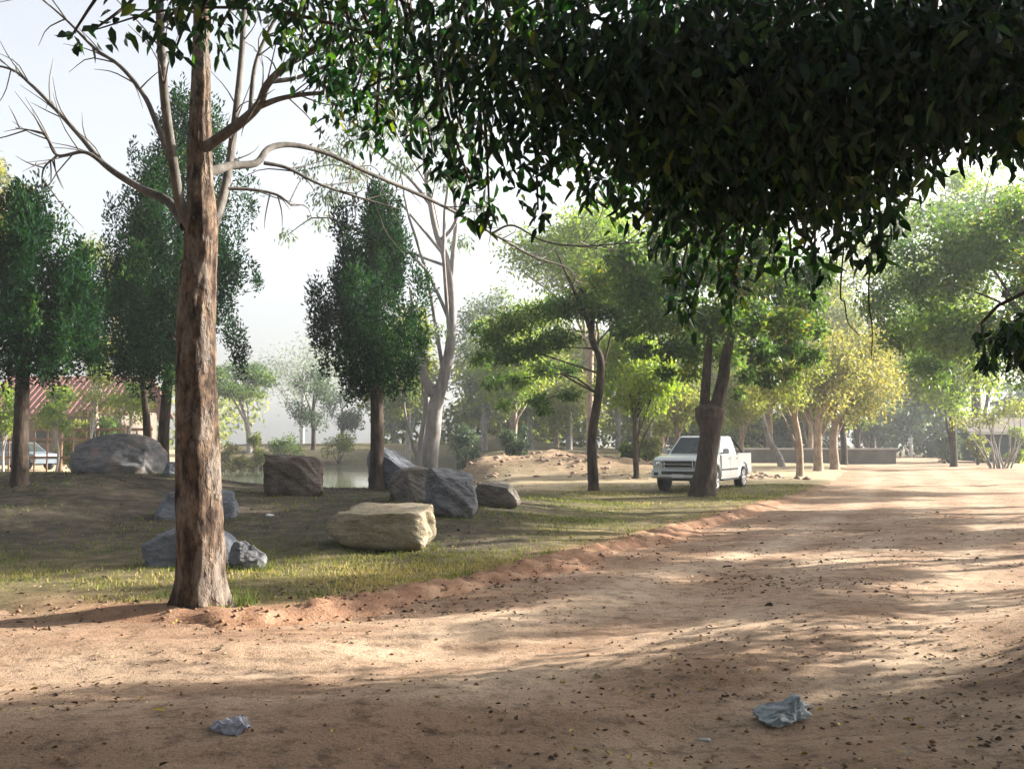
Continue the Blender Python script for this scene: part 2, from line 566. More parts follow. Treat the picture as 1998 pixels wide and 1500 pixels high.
def mat_rock(name, dark, mid, light, scale=2.2, stain=None):
    m, nt, out = new_mat(name)
    b = principled(nt, out, 0.88, 0.2)
    tc = N(nt, 'ShaderNodeTexCoord')
    v = tc.outputs['Object']
    mp = N(nt, 'ShaderNodeMapping'); mp.inputs['Rotation'].default_value = (0.35, 0.5, 0.2); mp.inputs['Scale'].default_value = (0.8, 0.8, 3.0)
    nt.links.new(v, mp.inputs['Vector'])
    n1 = noise(nt, scale, 6, 0.65, v)
    n2 = noise(nt, scale * 2.5, 6, 0.7, mp.outputs[0])
    n3 = noise(nt, scale * 14, 4, 0.7, v)
    r1 = ramp(nt, [(0.3, dark), (0.5, mid), (0.7, light)])
    mx = nt.nodes.new('ShaderNodeMath'); mx.operation = 'MULTIPLY_ADD'
    nt.links.new(n2.outputs['Fac'], mx.inputs[0]); mx.inputs[1].default_value = 0.55
    ad = nt.nodes.new('ShaderNodeMath'); ad.operation = 'MULTIPLY'
    nt.links.new(n1.outputs['Fac'], ad.inputs[0]); ad.inputs[1].default_value = 0.45
    nt.links.new(ad.outputs[0], mx.inputs[2])
    nt.links.new(mx.outputs[0], r1.inputs[0])
    c = r1.outputs[0]
    if stain:
        f = ramp(nt, [(0.52, (0, 0, 0)), (0.66, (1, 1, 1))])
        nt.links.new(n1.outputs['Fac'], f.inputs[0])
        c = mixc(nt, f.outputs[0], c, stain)
    e = ramp(nt, [(0.32, (0.55, 0.55, 0.55)), (0.5, (1, 1, 1)), (0.75, (1.2, 1.2, 1.2))])
    nt.links.new(n3.outputs['Fac'], e.inputs[0])
    c = mixc(nt, 0.6, c, e.outputs[0], 'MULTIPLY')
    nt.links.new(c, b.inputs['Base Color'])
    h = nt.nodes.new('ShaderNodeMath'); h.operation = 'ADD'
    nt.links.new(n2.outputs['Fac'], h.inputs[0]); nt.links.new(n3.outputs['Fac'], h.inputs[1])
    bump(nt, h.outputs[0], 0.7, 0.05, b)
    return m

M = {}
M['road'] = mat_road()
M['ground'] = mat_ground()
M['bark_red'] = mat_bark('bark_reddish_flaking', (0.060, 0.034, 0.026), (0.185, 0.110, 0.078), (0.40, 0.30, 0.225), 2.6, 0.5, 1.0, 0.035)
def mat_flaking():
    m, nt, out = new_mat('bark_flaking_trunk')
    b = principled(nt, out, 0.92, 0.12)
    tc = N(nt, 'ShaderNodeTexCoord')
    mp = N(nt, 'ShaderNodeMapping'); mp.inputs['Scale'].default_value = (1, 1, 0.42)
    nt.links.new(tc.outputs['Object'], mp.inputs['Vector'])
    n1 = noise(nt, 11, 7, 0.7, mp.outputs[0])
    n2 = noise(nt, 5.0, 5, 0.62, mp.outputs[0])
    n3 = noise(nt, 34, 5, 0.7, mp.outputs[0])
    c1 = ramp(nt, [(0.36, (0.014, 0.010, 0.009)), (0.46, (0.052, 0.036, 0.028)), (0.56, (0.112, 0.078, 0.057)), (0.68, (0.215, 0.158, 0.115))])
    nt.links.new(n1.outputs['Fac'], c1.inputs[0])
    f = ramp(nt, [(0.50, (0, 0, 0)), (0.56, (1, 1, 1))])
    nt.links.new(n2.outputs['Fac'], f.inputs[0])
    pale = ramp(nt, [(0.35, (0.085, 0.072, 0.066)), (0.6, (0.23, 0.20, 0.175))])
    nt.links.new(n3.outputs['Fac'], pale.inputs[0])
    fm = nt.nodes.new('ShaderNodeMath'); fm.operation = 'MULTIPLY'; fm.inputs[1].default_value = 0.6
    nt.links.new(f.outputs[0], fm.inputs[0])
    c = mixc(nt, fm.outputs[0], c1.outputs[0], pale.outputs[0])
    nt.links.new(c, b.inputs['Base Color'])
    h = nt.nodes.new('ShaderNodeMath'); h.operation = 'MULTIPLY_ADD'; h.inputs[1].default_value = 0.5
    nt.links.new(f.outputs[0], h.inputs[0]); nt.links.new(n1.outputs['Fac'], h.inputs[2])
    h2 = nt.nodes.new('ShaderNodeMath'); h2.operation = 'MULTIPLY_ADD'; h2.inputs[1].default_value = 0.4
    nt.links.new(n3.outputs['Fac'], h2.inputs[0]); nt.links.new(h.outputs[0], h2.inputs[2])
    bump(nt, h2.outputs[0], 1.0, 0.035, b)
    return m
M['bark_flaking'] = mat_flaking()
M['bark_pale'] = mat_bark('bark_pale_grey', (0.036, 0.032, 0.029), (0.085, 0.078, 0.071), (0.165, 0.155, 0.144), 4.5, 0.4, 0.4, 0.012)
M['bark_brown'] = mat_bark('bark_brown', (0.016, 0.012, 0.010), (0.046, 0.034, 0.027), (0.105, 0.080, 0.062), 5.0, 0.2, 0.8, 0.03)
M['bark_gum'] = mat_bark('bark_smooth_gum', (0.13, 0.115, 0.11), (0.24, 0.222, 0.215), (0.36, 0.34, 0.33), 2.2, 0.35, 0.25, 0.015)
M['bark_tan'] = mat_bark('bark_tan', (0.14, 0.10, 0.075), (0.26, 0.195, 0.15), (0.40, 0.32, 0.25), 4.0, 0.25, 0.6, 0.02)
M['leaf_dark'] = mat_leaf('leaf_glossy_dark', [(0.0, (0.0015, 0.010, 0.008)), (0.5, (0.006, 0.028, 0.014)), (0.78, (0.032, 0.085, 0.016)), (0.96, (0.14, 0.13, 0.02)), (1.0, (0.22, 0.10, 0.02))], 0.28, (2.2, 2.5, 0.5), 0.4, 0.3)
M['leaf_conifer'] = mat_leaf('spray_conifer', [(0.0, (0.003, 0.014, 0.008)), (0.6, (0.008, 0.034, 0.013)), (0.88, (0.026, 0.066, 0.017)), (1.0, (0.075, 0.115, 0.025))], 0.28, (1.9, 2.1, 0.5), 0.75, 0.08)
M['leaf_mid'] = mat_leaf('leaf_mid_green', [(0.0, (0.022, 0.050, 0.024)), (0.6, (0.045, 0.085, 0.030)), (0.9, (0.095, 0.13, 0.032)), (1.0, (0.19, 0.15, 0.04))], 0.5, (2.2, 2.3, 0.7))
M['leaf_bright'] = mat_leaf('leaf_bright_green', [(0.0, (0.050, 0.095, 0.028)), (0.6, (0.105, 0.165, 0.035)), (1.0, (0.21, 0.23, 0.045))], 0.55, (2.2, 2.1, 0.7))
M['leaf_yellow'] = mat_leaf('leaf_yellowing', [(0.0, (0.065, 0.090, 0.036)), (0.5, (0.135, 0.145, 0.058)), (0.85, (0.235, 0.215, 0.080)), (1.0, (0.36, 0.28, 0.07))], 0.5, (1.6, 1.55, 0.8))
M['leaf_khaki'] = mat_leaf('leaf_khaki', [(0.0, (0.070, 0.095, 0.036)), (0.6, (0.130, 0.155, 0.052)), (1.0, (0.24, 0.235, 0.085))], 0.5, (1.9, 1.9, 0.75))
M['leaf_silver'] = mat_leaf('leaf_silver_grey', [(0.0, (0.065, 0.090, 0.062)), (0.7, (0.12, 0.155, 0.10)), (1.0, (0.22, 0.24, 0.14))], 0.42, (1.5, 1.6, 0.9), 0.45, 0.3)
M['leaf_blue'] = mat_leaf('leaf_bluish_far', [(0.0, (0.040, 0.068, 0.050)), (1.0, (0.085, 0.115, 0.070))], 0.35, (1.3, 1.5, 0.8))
M['rock_grey'] = mat_rock('rock_grey', (0.04, 0.042, 0.048), (0.12, 0.123, 0.134), (0.25, 0.25, 0.26))
M['rock_dome'] = mat_rock('rock_grey_stained', (0.05, 0.048, 0.052), (0.15, 0.148, 0.152), (0.28, 0.275, 0.27), 2.0, (0.25, 0.18, 0.14))
M['rock_brown'] = mat_rock('rock_brown', (0.045, 0.037, 0.032), (0.105, 0.085, 0.072), (0.20, 0.165, 0.14))
M['rock_blue'] = mat_rock('rock_blue_grey', (0.055, 0.063, 0.078), (0.145, 0.158, 0.185), (0.27, 0.285, 0.315))
M['rock_yellow'] = mat_rock('rock_sandstone', (0.13, 0.105, 0.068), (0.26, 0.218, 0.152), (0.42, 0.375, 0.29), 1.6)
M['rock_warm'] = mat_rock('rock_warm_grey', (0.05, 0.044, 0.04), (0.14, 0.124, 0.11), (0.27, 0.245, 0.215))

# ------------------------------------------------------------------ ground and road
def axis_coords(lo, hi, fine_lo, fine_hi, step, grow=1.09, cap=9.0):
    mid = list(np.arange(fine_lo, fine_hi + 1e-6, step))
    a = []; s = step; v = fine_lo
    while v > lo:
        s = min(s * grow, cap); v -= s; a.append(v)
    b = []; s = step; v = fine_hi
    while v < hi:
        s = min(s * grow, cap); v += s; b.append(v)
    return np.array(a[::-1] + mid + b)

GX = axis_coords(-300, 300, -6.5, 7.0, 0.075, 1.055)
GY = axis_coords(-60, 420, 4.0, 17.5, 0.075, 1.045)
XX, YY = np.meshgrid(GX, GY)
def grid_faces(mask, nx):
    i, j = np.where(mask)
    a = i * nx + j
    return np.stack([a, a + 1, a + nx + 1, a + nx], -1)

def compact(V, F):
    used = np.unique(F)
    remap = np.full(len(V), -1, np.int64); remap[used] = np.arange(len(used))
    return V[used], remap[F], used

ZG = ground_h(XX, YY)
SS = road_s(XX, YY)
VG = np.stack([XX, YY, ZG], -1).reshape(-1, 3)
allm = np.ones((len(GY) - 1, len(GX) - 1), bool)
me = np_mesh('ground', VG, grid_faces(allm, len(GX)), smooth=True)
lft = _sdist(XX, YY, EDGE)
red = np.exp(-((SS + 0.15) / 0.55) ** 2) * S(-5.5, -3.0, XX) * (1 - S(24, 40, YY))
red = np.maximum(red, 0.8 * S(0.0, 0.12, SS))
bankm = np.exp(-((YY - 49.0 + 0.25 * XX) / 5.0) ** 2) * S(-6, -1.5, XX) * (1 - S(6, 11, XX))
red = np.maximum(red, 0.5 * bankm * np.clip(1.1 + 2.2 * fbm(XX * 0.35, YY * 0.35, 77, 3), 0, 1))
# bare pad around the foot of the near tree
red = np.maximum(red, 0.9 * np.exp(-(((XX + 3.4) / 1.2) ** 2 + ((YY - 9.1) / 0.45) ** 2)))
dry_shade_v = 0.95 * (1 - S(-1.5, 1.5, XX - 0.10 * (YY - 14))) * S(12.0, 14.5, YY) * (1 - S(23, 27, YY)) + 0.35 * S(30, 45, YY)  # lays the shade-darkened soil over the mound, thinner far off
sandv = S(26, 31, YY) * (1 - S(-2, 2, XX + 0.30 * YY)) * (1 - S(90, 130, YY))
sandv = np.maximum(sandv, 0.7 * S(37, 44, YY) * S(8, 10, XX) * (1 - S(75, 95, YY)))
sandv = np.maximum(sandv, 0.55 * S(29, 33, YY) * (1 - S(42, 46, YY)) * S(-3, 0, XX) * (1 - S(6, 9, XX)))
sandv = np.maximum(sandv, 0.75 * bankm * np.clip(0.9 + 2.0 * fbm(XX * 0.5, YY * 0.5, 78, 3), 0, 1))
point_attr(me, 'red', red.ravel()); point_attr(me, 'dry', np.clip(dry_shade_v, 0, 1).ravel()); point_attr(me, 'sand', np.clip(sandv, 0, 1).ravel())
tag(link('ground', me, M['ground']), 'grassy dry earth rising to a low mound beside the road', None, None, 'structure')

ZR = road_h(XX, YY)
VR = np.stack([XX, YY, ZR], -1).reshape(-1, 3)
cell = np.maximum.reduce([SS[:-1, :-1], SS[1:, :-1], SS[:-1, 1:], SS[1:, 1:]]) > -0.32
Vr, Fr, used = compact(VR, grid_faces(cell, len(GX)))
me = np_mesh('dirt_road', Vr, Fr, smooth=True)
lt = _sdist(Vr[:, 0], Vr[:, 1], EDGE) + 0.8 * fbm(Vr[:, 0] * 0.25, Vr[:, 1] * 0.25, 301, 2)
trk = np.zeros(len(Vr))
for c0, wd in ((1.5, 0.42), (3.0, 0.5), (4.5, 0.42), (6.1, 0.5)):
    trk = np.maximum(trk, np.exp(-((lt - c0) / wd) ** 2))
trk = trk * np.clip(0.75 + 2.0 * fbm(Vr[:, 0] * 0.8, Vr[:, 1] * 0.8, 302, 3), 0, 1) * (0.55 - 0.25 * S(7.0, 5.5, Vr[:, 1]))
point_attr(me, 'track', np.clip(trk, 0, 0.8))
tag(link('dirt_road', me, M['road']), 'red dirt road sweeping from the foreground to the far trees', None, None, 'structure')

# pond
m, nt, out = new_mat('pond_water')
b = principled(nt, out, 0.06, 0.5)
b.inputs['Base Color'].default_value = (0.12, 0.135, 0.10, 1)
b.inputs['IOR'].default_value = 1.33
tc = N(nt, 'ShaderNodeTexCoord')
nz = noise(nt, 2.2, 3, 0.5, tc.outputs['Object'])
bump(nt, nz.outputs['Fac'], 0.10, 0.05, b)
M['water'] = m
yy = np.linspace(24, 80, 28)
V = []; F = []
for k, y in enumerate(yy):
    V += [(-0.165 * y - 0.125 * y - 4.0, y, WATER_Z), (-0.165 * y + 0.125 * y + 4.0, y, WATER_Z)]
    if k: F.append((2 * k - 2, 2 * k - 1, 2 * k + 1, 2 * k))
tag(link('pond', np_mesh('pond', np.array(V), np.array(F)), M['water']), 'still pond lying behind the mound of boulders', None, None, 'structure')

# ------------------------------------------------------------------ rocks
def rock_mesh(name, dims, seed, cuts=8, rough=0.085, box_pow=3.0, sub=26, flat_top=None, depth=(0.58, 0.86), planes=()):
    g = rng(seed)
    bm = bmesh.new()
    bmesh.ops.create_cube(bm, size=2.0)
    bmesh.ops.subdivide_edges(bm, edges=bm.edges[:], cuts=sub, use_grid_fill=True)
    co = np.array([v.co[:] for v in bm.verts])
    n = (np.abs(co) ** box_pow).sum(1) ** (1 / box_pow)
    co = co / n[:, None]
    for k in range(cuts):
        d = unit(g.normal(size=3)); d[2] = abs(d[2]) * 0.8
        d = unit(d)
        lim = g.uniform(*depth) * np.max(co @ d) * 0.97
        e = co @ d - lim
        co = co - np.outer(np.maximum(e, 0), d) * 0.97
    if flat_top is not None:
        tx, ty, lim = flat_top
        d = unit(np.array([tx, ty, 1.0]))
        e = co @ d - lim
        co = co - np.outer(np.maximum(e, 0), d)
    for dx, dy, dz, lim in planes:
        d = unit(np.array([dx, dy, dz], float)); e = co @ d - lim
        co = co - np.outer(np.maximum(e, 0), d)
    # lumps
    for f, a in ((1.6, rough * 1.6), (4.0, rough * 1.1), (9.0, rough * 0.7)):
        nx = fbm(co[:, 0] * f + seed, co[:, 1] * f + co[:, 2] * f * 0.83 + 3.1, seed, 2)
        ny = fbm(co[:, 1] * f + 7.7 + seed, co[:, 2] * f + co[:, 0] * f * 0.71, seed + 3, 2)
        co = co + unit(co) * ((nx + ny) * a)[:, None]
    co[:, 2] -= co[:, 2].min()
    ext = co.max(0) - co.min(0)
    co = co / ext * np.array(dims)
    co[:, :2] -= (co[:, :2].max(0) + co[:, :2].min(0)) / 2
    for v, c in zip(bm.verts, co):
        v.co = c
    return bm_mesh(name, bm, smooth=True)

ROCKS = []
def put_rock(name, label, px, py, w, h, dep, mat, seed, rz=0.0, sink=0.12, d=None, group='boulders scattered over the grassy mound', **kw):
    if d is None:
        p = hit(px, py)
    else:
        x = P(px, py, d)[0]; p = np.array([x, d, top_h(x, d)])
    me = rock_mesh(name, (w, dep, h * (1 + sink)), seed, **kw)
    o = link(name, me, mat, None, (p[0], p[1] + dep * 0.3, p[2] - h * sink))
    o.rotation_euler = (0, 0, rz)
    tag(o, label, 'boulder', group)
    ROCKS.append(o)
    return o

put_rock('boulder', 'big domed grey boulder with tan stains on the crest beside the thin twin trunks', 212, 936, 2.05, 0.86, 1.5, M['rock_dome'], 11, 0.1, d=21.4, sink=0.6, box_pow=2.3, cuts=5, depth=(0.72, 0.92))
put_rock('boulder', 'small bluish stone peeping out between the domed boulder and the thick near trunk', 332, 936, 0.42, 0.34, 0.4, M['rock_blue'], 12, 0.4, d=21.0)
put_rock('boulder', 'dark brown block of rock with a flat top at the pond edge', 568, 962, 1.22, 0.84, 0.95, M['rock_brown'], 13, 0.12, d=20.0, box_pow=6.0, cuts=6, depth=(0.74, 0.92), rough=0.09, flat_top=(0.05, 0.0, 0.62))
put_rock('boulder', 'smooth blue grey slab of rock leaning behind the middle conifer trunk', 765, 952, 1.2, 0.92, 0.8, M['rock_blue'], 14, -0.3, d=22.0, cuts=7, flat_top=(0.85, -0.1, 0.34))
put_rock('boulder', 'dark angular boulder touching its taller grey neighbour behind the sandstone block', 806, 982, 0.92, 0.68, 0.8, M['rock_warm'], 15, 0.5, d=18.9, cuts=8, depth=(0.6, 0.85))
put_rock('boulder', 'tall rough grey boulder just behind the right end of the sandstone block', 878, 1014, 0.95, 0.86, 0.85, M['rock_grey'], 16, 0.2, d=17.2, cuts=8, depth=(0.62, 0.88), rough=0.09)
put_rock('boulder', 'low flat grey green boulder with a flat cut face, nearest the slender crooked tree', 968, 972, 0.98, 0.5, 0.7, M['rock_warm'], 17, -0.15, d=19.6, cuts=7, box_pow=4.0)
put_rock('boulder', 'pale yellow sandstone block with an undercut left end lying on the grass', 742, 1074, 1.5, 0.62, 0.95, M['rock_yellow'], 18, -0.12, sink=0.05, cuts=2, box_pow=6.0, depth=(0.85, 0.95), rough=0.07, flat_top=(-0.06, -0.16, 0.72), planes=((-0.85, -0.1, -0.6, 0.98), (-0.8, 0, 0.6, 0.98)))
put_rock('boulder', 'pale blue grey boulder half hidden behind the thick near trunk, upper of two', 372, 1020, 1.42, 0.52, 0.8, M['rock_blue'], 19, 0.1, d=16.4, sink=0.4, cuts=9, flat_top=(-0.3, 0.1, 0.6))
put_rock('boulder', 'wide blue grey boulder half hidden behind the thick near trunk, lower of two', 378, 1112, 1.32, 0.52, 0.8, M['rock_blue'], 20, -0.05, d=12.4, sink=0.4, cuts=9)
put_rock('boulder', 'small grey stone at the right end of the lower grey boulder beside the near trunk', 478, 1108, 0.46, 0.34, 0.4, M['rock_grey'], 21, 0.3, d=12.0, cuts=7, rough=0.07)

# ------------------------------------------------------------------ the near tree with bare spreading limbs
def strip_pts(lst, d0):
    """(px, py, depth offset) along a limb -> world points"""
    return np.array([P(a, b, d0 + c) for a, b, c in lst])

nb = hit(391, 1184)
ND = nb[1]
near = thing('near_tree', 'thick reddish flaking trunk with bare pale limbs standing at the edge of the dirt road', 'tree', nb)
def rel(pts, o):
    return np.asarray(pts) - np.asarray(o)
px2m = ND / FPX
tp = strip_pts([(391, 1215, 0), (391, 1185, 0), (391, 1120, 0), (389, 1000, 0), (386, 860, 0), (382, 720, 0), (385, 600, 0), (390, 500, 0), (393, 440, 0),
                (391, 360, 0.02), (390, 280, 0.03), (392, 180, 0.05), (393, 60, 0.1), (394, -120, 0.15), (390, -330, 0.2)], ND)
tr = np.array([54, 49, 46, 44, 41, 38, 35, 32, 31, 25, 22, 18, 16, 13, 6]) * px2m
V, Q, T = tube(rel(tp, nb), tr, n=220, seg=56, rough=0.10, seed=4, fn=0.035)
# root flare
lowz = np.clip(1 - (V[:, 2]) / 0.35, 0, 1) ** 2
angv = np.arctan2(V[:, 1], V[:, 0])
fl = 1 + lowz * (0.10 + 0.22 * np.maximum(0, np.sin(angv * 4 + 0.6)))
V[:, 0] *= fl; V[:, 1] *= fl
link('trunk', np_mesh('trunk', V, [Q, T], smooth=True), M['bark_flaking'], near)
limbs = [
    ([(376, 452, -0.02), (352, 400, -0.1), (340, 330, -0.2), (322, 200, -0.35), (313, 60, -0.5), (308, -120, -0.6), (300, -300, -0.7)], [15, 13, 12, 11, 10, 8, 4]),
    ([(412, 452, 0.02), (432, 395, 0.15), (446, 330, 0.3), (460, 220, 0.45), (472, 100, 0.6), (480, -60, 0.7), (490, -240, 0.8)], [14, 12, 11, 9, 8, 6, 3]),
    ([(362, 440, 0.0), (330, 395, 0.2), (270, 365, 0.4), (205, 322, 0.6), (160, 270, 0.8), (110, 215, 0.9), (60, 165, 1.0), (20, 135, 1.1), (-60, 120, 1.2)], [16, 12, 10, 8, 6.5, 5.5, 4.5, 3.5, 1.5]),
    ([(205, 322, 0.6), (165, 297, 0.6), (112, 303, 0.5), (85, 262, 0.4), (30, 250, 0.3)], [6, 5, 4, 3, 1.2]),
    ([(112, 303, 0.5), (85, 330, 0.5), (82, 375, 0.5)], [3, 2.4, 1.2]),
    ([(340, 330, -0.2), (305, 240, -0.1), (280, 185, 0.0), (235, 130, 0.1), (185, 95, 0.2), (130, 40, 0.3), (60, -20, 0.4)], [9, 7, 6, 5, 4, 3, 1.5]),
    ([(400, 290, 0.0), (430, 268, -0.15), (475, 235, -0.3), (505, 205, -0.45), (522, 165, -0.6), (560, 128, -0.75), (620, 92, -0.9), (700, 40, -1.1), (800, -40, -1.3)], [15, 14, 12, 11, 9, 8, 7, 5, 3]),
    ([(505, 208, -0.45), (550, 192, -0.5), (610, 183, -0.6), (700, 182, -0.7), (790, 186, -0.8)], [8, 6, 5, 4, 2]),
    ([(525, 160, -0.6), (580, 152, -0.5), (640, 128, -0.4), (720, 112, -0.3)], [6, 5, 4, 2]),
    ([(488, 222, -0.4), (500, 120, -0.3), (545, 20, -0.2), (600, -90, -0.1)], [6, 5, 4, 2]),
    ([(402, 338, 0.05), (450, 324, 0.3), (500, 318, 0.5), (525, 290, 0.7), (570, 283, 0.9), (640, 300, 1.2), (720, 338, 1.6), (800, 372, 2.0), (880, 410, 2.4), (960, 455, 2.9), (1040, 500, 3.4), (1110, 525, 3.8), (1130, 560, 4.0)], [13, 11, 9.5, 8.5, 7.5, 7, 6.2, 5.6, 5, 4.4, 3.8, 3, 1.5]),
    ([(515, 318, 0.6), (560, 328, 0.7), (620, 358, 0.8), (690, 382, 1.0), (780, 408, 1.2)], [5.5, 4.5, 3.8, 3, 1.4]),
    ([(440, 368, 0.2), (490, 370, 0.3), (540, 380, 0.4), (570, 402, 0.5)], [5, 4.2, 3.4, 2]),
    ([(960, 455, 2.9), (1000, 440, 2.6), (1060, 470, 2.3), (1130, 480, 2.0), (1230, 474, 1.8), (1300, 470, 1.6)], [4, 3.4, 3, 2.6, 2.0, 1.2]),
]
for pts, rr in limbs:
    w = strip_pts(pts, ND)
    V, Q, T = tube(rel(w, nb), np.array(rr) * px2m * 0.78, n=7 * len(pts), seg=14, rough=0.08, seed=int(pts[0][0]), fn=0.006)
    link('branch', np_mesh('branch', V, [Q, T], smooth=True), M['bark_pale'], near)
g = rng(55)
# thin leafless twigs at the limb ends
tw = []
for pts, rr in limbs:
    w = strip_pts(pts, ND)
    for k in range(len(w) * 2):
        i = g.integers(max(1, len(w) // 2), len(w))
        f = g.random()
        p0 = w[i - 1] * (1 - f) + w[i] * f
        dr = unit(w[i] - w[i - 1]) + g.normal(size=3) * 0.7 + np.array([0, 0, 0.15])
        L = g.uniform(0.25, 0.7)
        p1 = p0 + unit(dr) * L * 0.5; p2 = p1 + unit(dr + g.normal(size=3) * 0.5) * L * 0.5
        tw.append(tube(rel([p0, p1, p2], nb), [0.008, 0.006, 0.002], n=6, seg=5))
wood('twigs', tw, M['bark_pale'], near)['kind'] = 'stuff'
# its leaves: sparse on the right limbs, fuller above the picture
cl = []
for px, py, dd, r in ((620, 100, -0.9, 0.40), (700, 60, -1.1, 0.5), (690, 190, -0.6, 0.32), (760, 190, -0.7, 0.35), (720, 120, -0.3, 0.35),
                      (600, -60, -0.2, 0.6), (480, -150, 0.7, 0.6), (310, -170, -0.6, 0.6), (390, -250, 0.2, 0.8), (250, -220, 0.0, 0.6), (550, -260, 0.0, 0.7),
                      (640, 220, -0.6, 0.22), (700, 260, 0.0, 0.25)):
    c = rel(P(px, py, ND + dd), nb)
    cl.append((c[0], c[1], c[2], r, r, r * 0.8))
for q in range(26):  # unseen clumps added high overhead to hold back sky fill
    c = np.array([g.uniform(-4.0, 4.0), g.uniform(-3.2, 3.0), g.uniform(7.0, 10.5)])
    cl.append((c[0], c[1], c[2], 0.9, 0.9, 0.6))
pos, ax, nr, idx, r = clump_leaves(g, cl, 11000, droop=0.9, outward=0.2)
link('crown', leaf_mesh('crown', pos, ax, nr, g.uniform(0.08, 0.14, len(pos)), g.uniform(0.035, 0.05, len(pos)), g.random(len(pos)) ** 1.5, True), M['leaf_dark'], near)

# ------------------------------------------------------------------ generic broadleaf tree
def clump_crown(g, c, rad, n, size, flat=0.75, low=-1.0):
    """n clumps of about `size` spread through the ellipsoid c, rad"""
    out = []
    for k in range(n):
        d = unit(g.normal(size=3))
        if d[2] < low: d[2] = -d[2] * 0.3
        r = g.uniform(0.35, 1.0) ** 0.6
        s = size * g.uniform(0.65, 1.3)
        p = np.array(c) + d * r * np.maximum(np.array(rad) - s * 0.6, 0.15)
        out.append((p[0], p[1], p[2], s, s, s * flat))
    return out

def limb_to(g, p0, p1, r0, r1, sag=0.15, seg=7):
    p0 = np.asarray(p0); p1 = np.asarray(p1)
    L = np.linalg.norm(p1 - p0)
    a = p0 * 0.62 + p1 * 0.38 + g.normal(size=3) * L * 0.06 + np.array([0, 0, L * sag])
    b = p0 * 0.25 + p1 * 0.75 + g.normal(size=3) * L * 0.07 + np.array([0, 0, L * sag * 0.6])
    return tube([p0, a, b, p1], [r0, r0 * 0.7 + r1 * 0.3, (r0 + r1) * 0.45, r1], n=9, seg=seg, rough=0.05, seed=int(abs(p0[0] * 100)) % 97)

def broad_tree(name, label, base, trunk, clumps, n_leaf, leaf, mats, seed, group=None, cat='tree', limbs=10, droop=0.5, outward=0.35,
               seg=12, rough=0.08, detail=False, extra=(), tint_pow=1.0, shell=0.5, limb_k=0.42):
    """trunk: list of (dx, dy, z, r) from the base up"""
    g = rng(seed)
    t = thing(name, label, cat, base, 0.0, group)
    tr = np.array(trunk, float)
    parts = [tube(tr[:, :3], tr[:, 3], n=6 * len(tr), seg=seg, rough=rough, seed=seed, fn=0.01)]
    top = tr[-1]; ntr = len(tr)
    order = g.permutation(len(clumps))[:limbs]
    for k in order:
        c = np.array(clumps[k][:3])
        f = g.uniform(0.45, 1.0)
        i = min(ntr - 2, int(f * (ntr - 1)))
        q = f * (ntr - 1) - i
        p0 = tr[i, :3] * (1 - q) + tr[i + 1, :3] * q
        if p0[2] > c[2] + 0.4:
            i = max(0, ntr // 2 - 1); p0 = tr[i, :3]
        r0 = (tr[i, 3] * (1 - q) + tr[i + 1, 3] * q) * limb_k
        parts.append(limb_to(g, p0, c, r0, max(0.008, r0 * 0.2)))
    for pts, rr in extra:
        parts.append(tube(pts, rr, n=6 * len(pts), seg=9, rough=0.06, seed=seed + 1))
    wood('trunk', parts, mats[1], t)
    pos, ax, nr, idx, r = clump_leaves(g, clumps, n_leaf, droop=droop, outward=outward, shell=shell)
    ct = g.random(len(clumps))
    tint = np.clip(0.45 * ct[idx] + 0.62 * g.random(len(pos)) - 0.03, 0, 1) ** tint_pow
    l = g.uniform(0.75, 1.3, len(pos)) * leaf[0]; w = g.uniform(0.8, 1.2, len(pos)) * leaf[1]
    link('crown', leaf_mesh('crown', pos, ax, nr, l, w, tint, detail), mats[0], t)
    return t

def ground_pt(px, d):
    x = (px - 999.0) / FPX * d
    return np.array([x, d, top_h(x, d) - 0.03])

def px_tree(name, label, px, d, top, bot, hw, mats, seed, n_leaf=5000, leaf=(0.16, 0.07), nclump=26, csize=None, trunk_r=0.13, lean=0.0, group=None,
            limbs=9, flat=0.75, depth=1.0, crown_px=None, droop=0.4, low=-1.0, tint_pow=1.0, trunk_top=0.5):
    """tree whose crown spans rows top..bot and half width hw (photograph pixels) at distance d"""
    g = rng(seed * 7 + 1)
    b = ground_pt(px, d)
    k = d / FPX
    cpx = px if crown_px is None else crown_px
    zt = P(cpx, top, d)[2] - b[2]; zb = P(cpx, bot, d)[2] - b[2]
    cx = (cpx - px) * k
    rad = (hw * k, hw * k * depth, (zt - zb) / 2)
    c = (cx, 0, (zt + zb) / 2)
    cs = csize or 0.42 * min(rad[0], rad[2] * 1.3)
    cl = clump_crown(g, c, rad, nclump, cs, flat, low)
    zk = zb + (zt - zb) * trunk_top
    tr = [(0, 0, -0.1, trunk_r * 1.35), (0.02, 0, 0.25, trunk_r * 1.05), (lean * 0.4 + g.normal() * 0.04, 0, zk * 0.33, trunk_r * 0.92),
          (lean * 0.8 + cx * 0.3 + g.normal() * 0.05, g.normal() * 0.1, zk * 0.66, trunk_r * 0.75), (lean + cx * 0.8, 0, zk, trunk_r * 0.4)]
    return broad_tree(name, label, b, tr, cl, n_leaf, leaf, mats, seed, group, limbs=limbs, droop=droop, tint_pow=tint_pow)

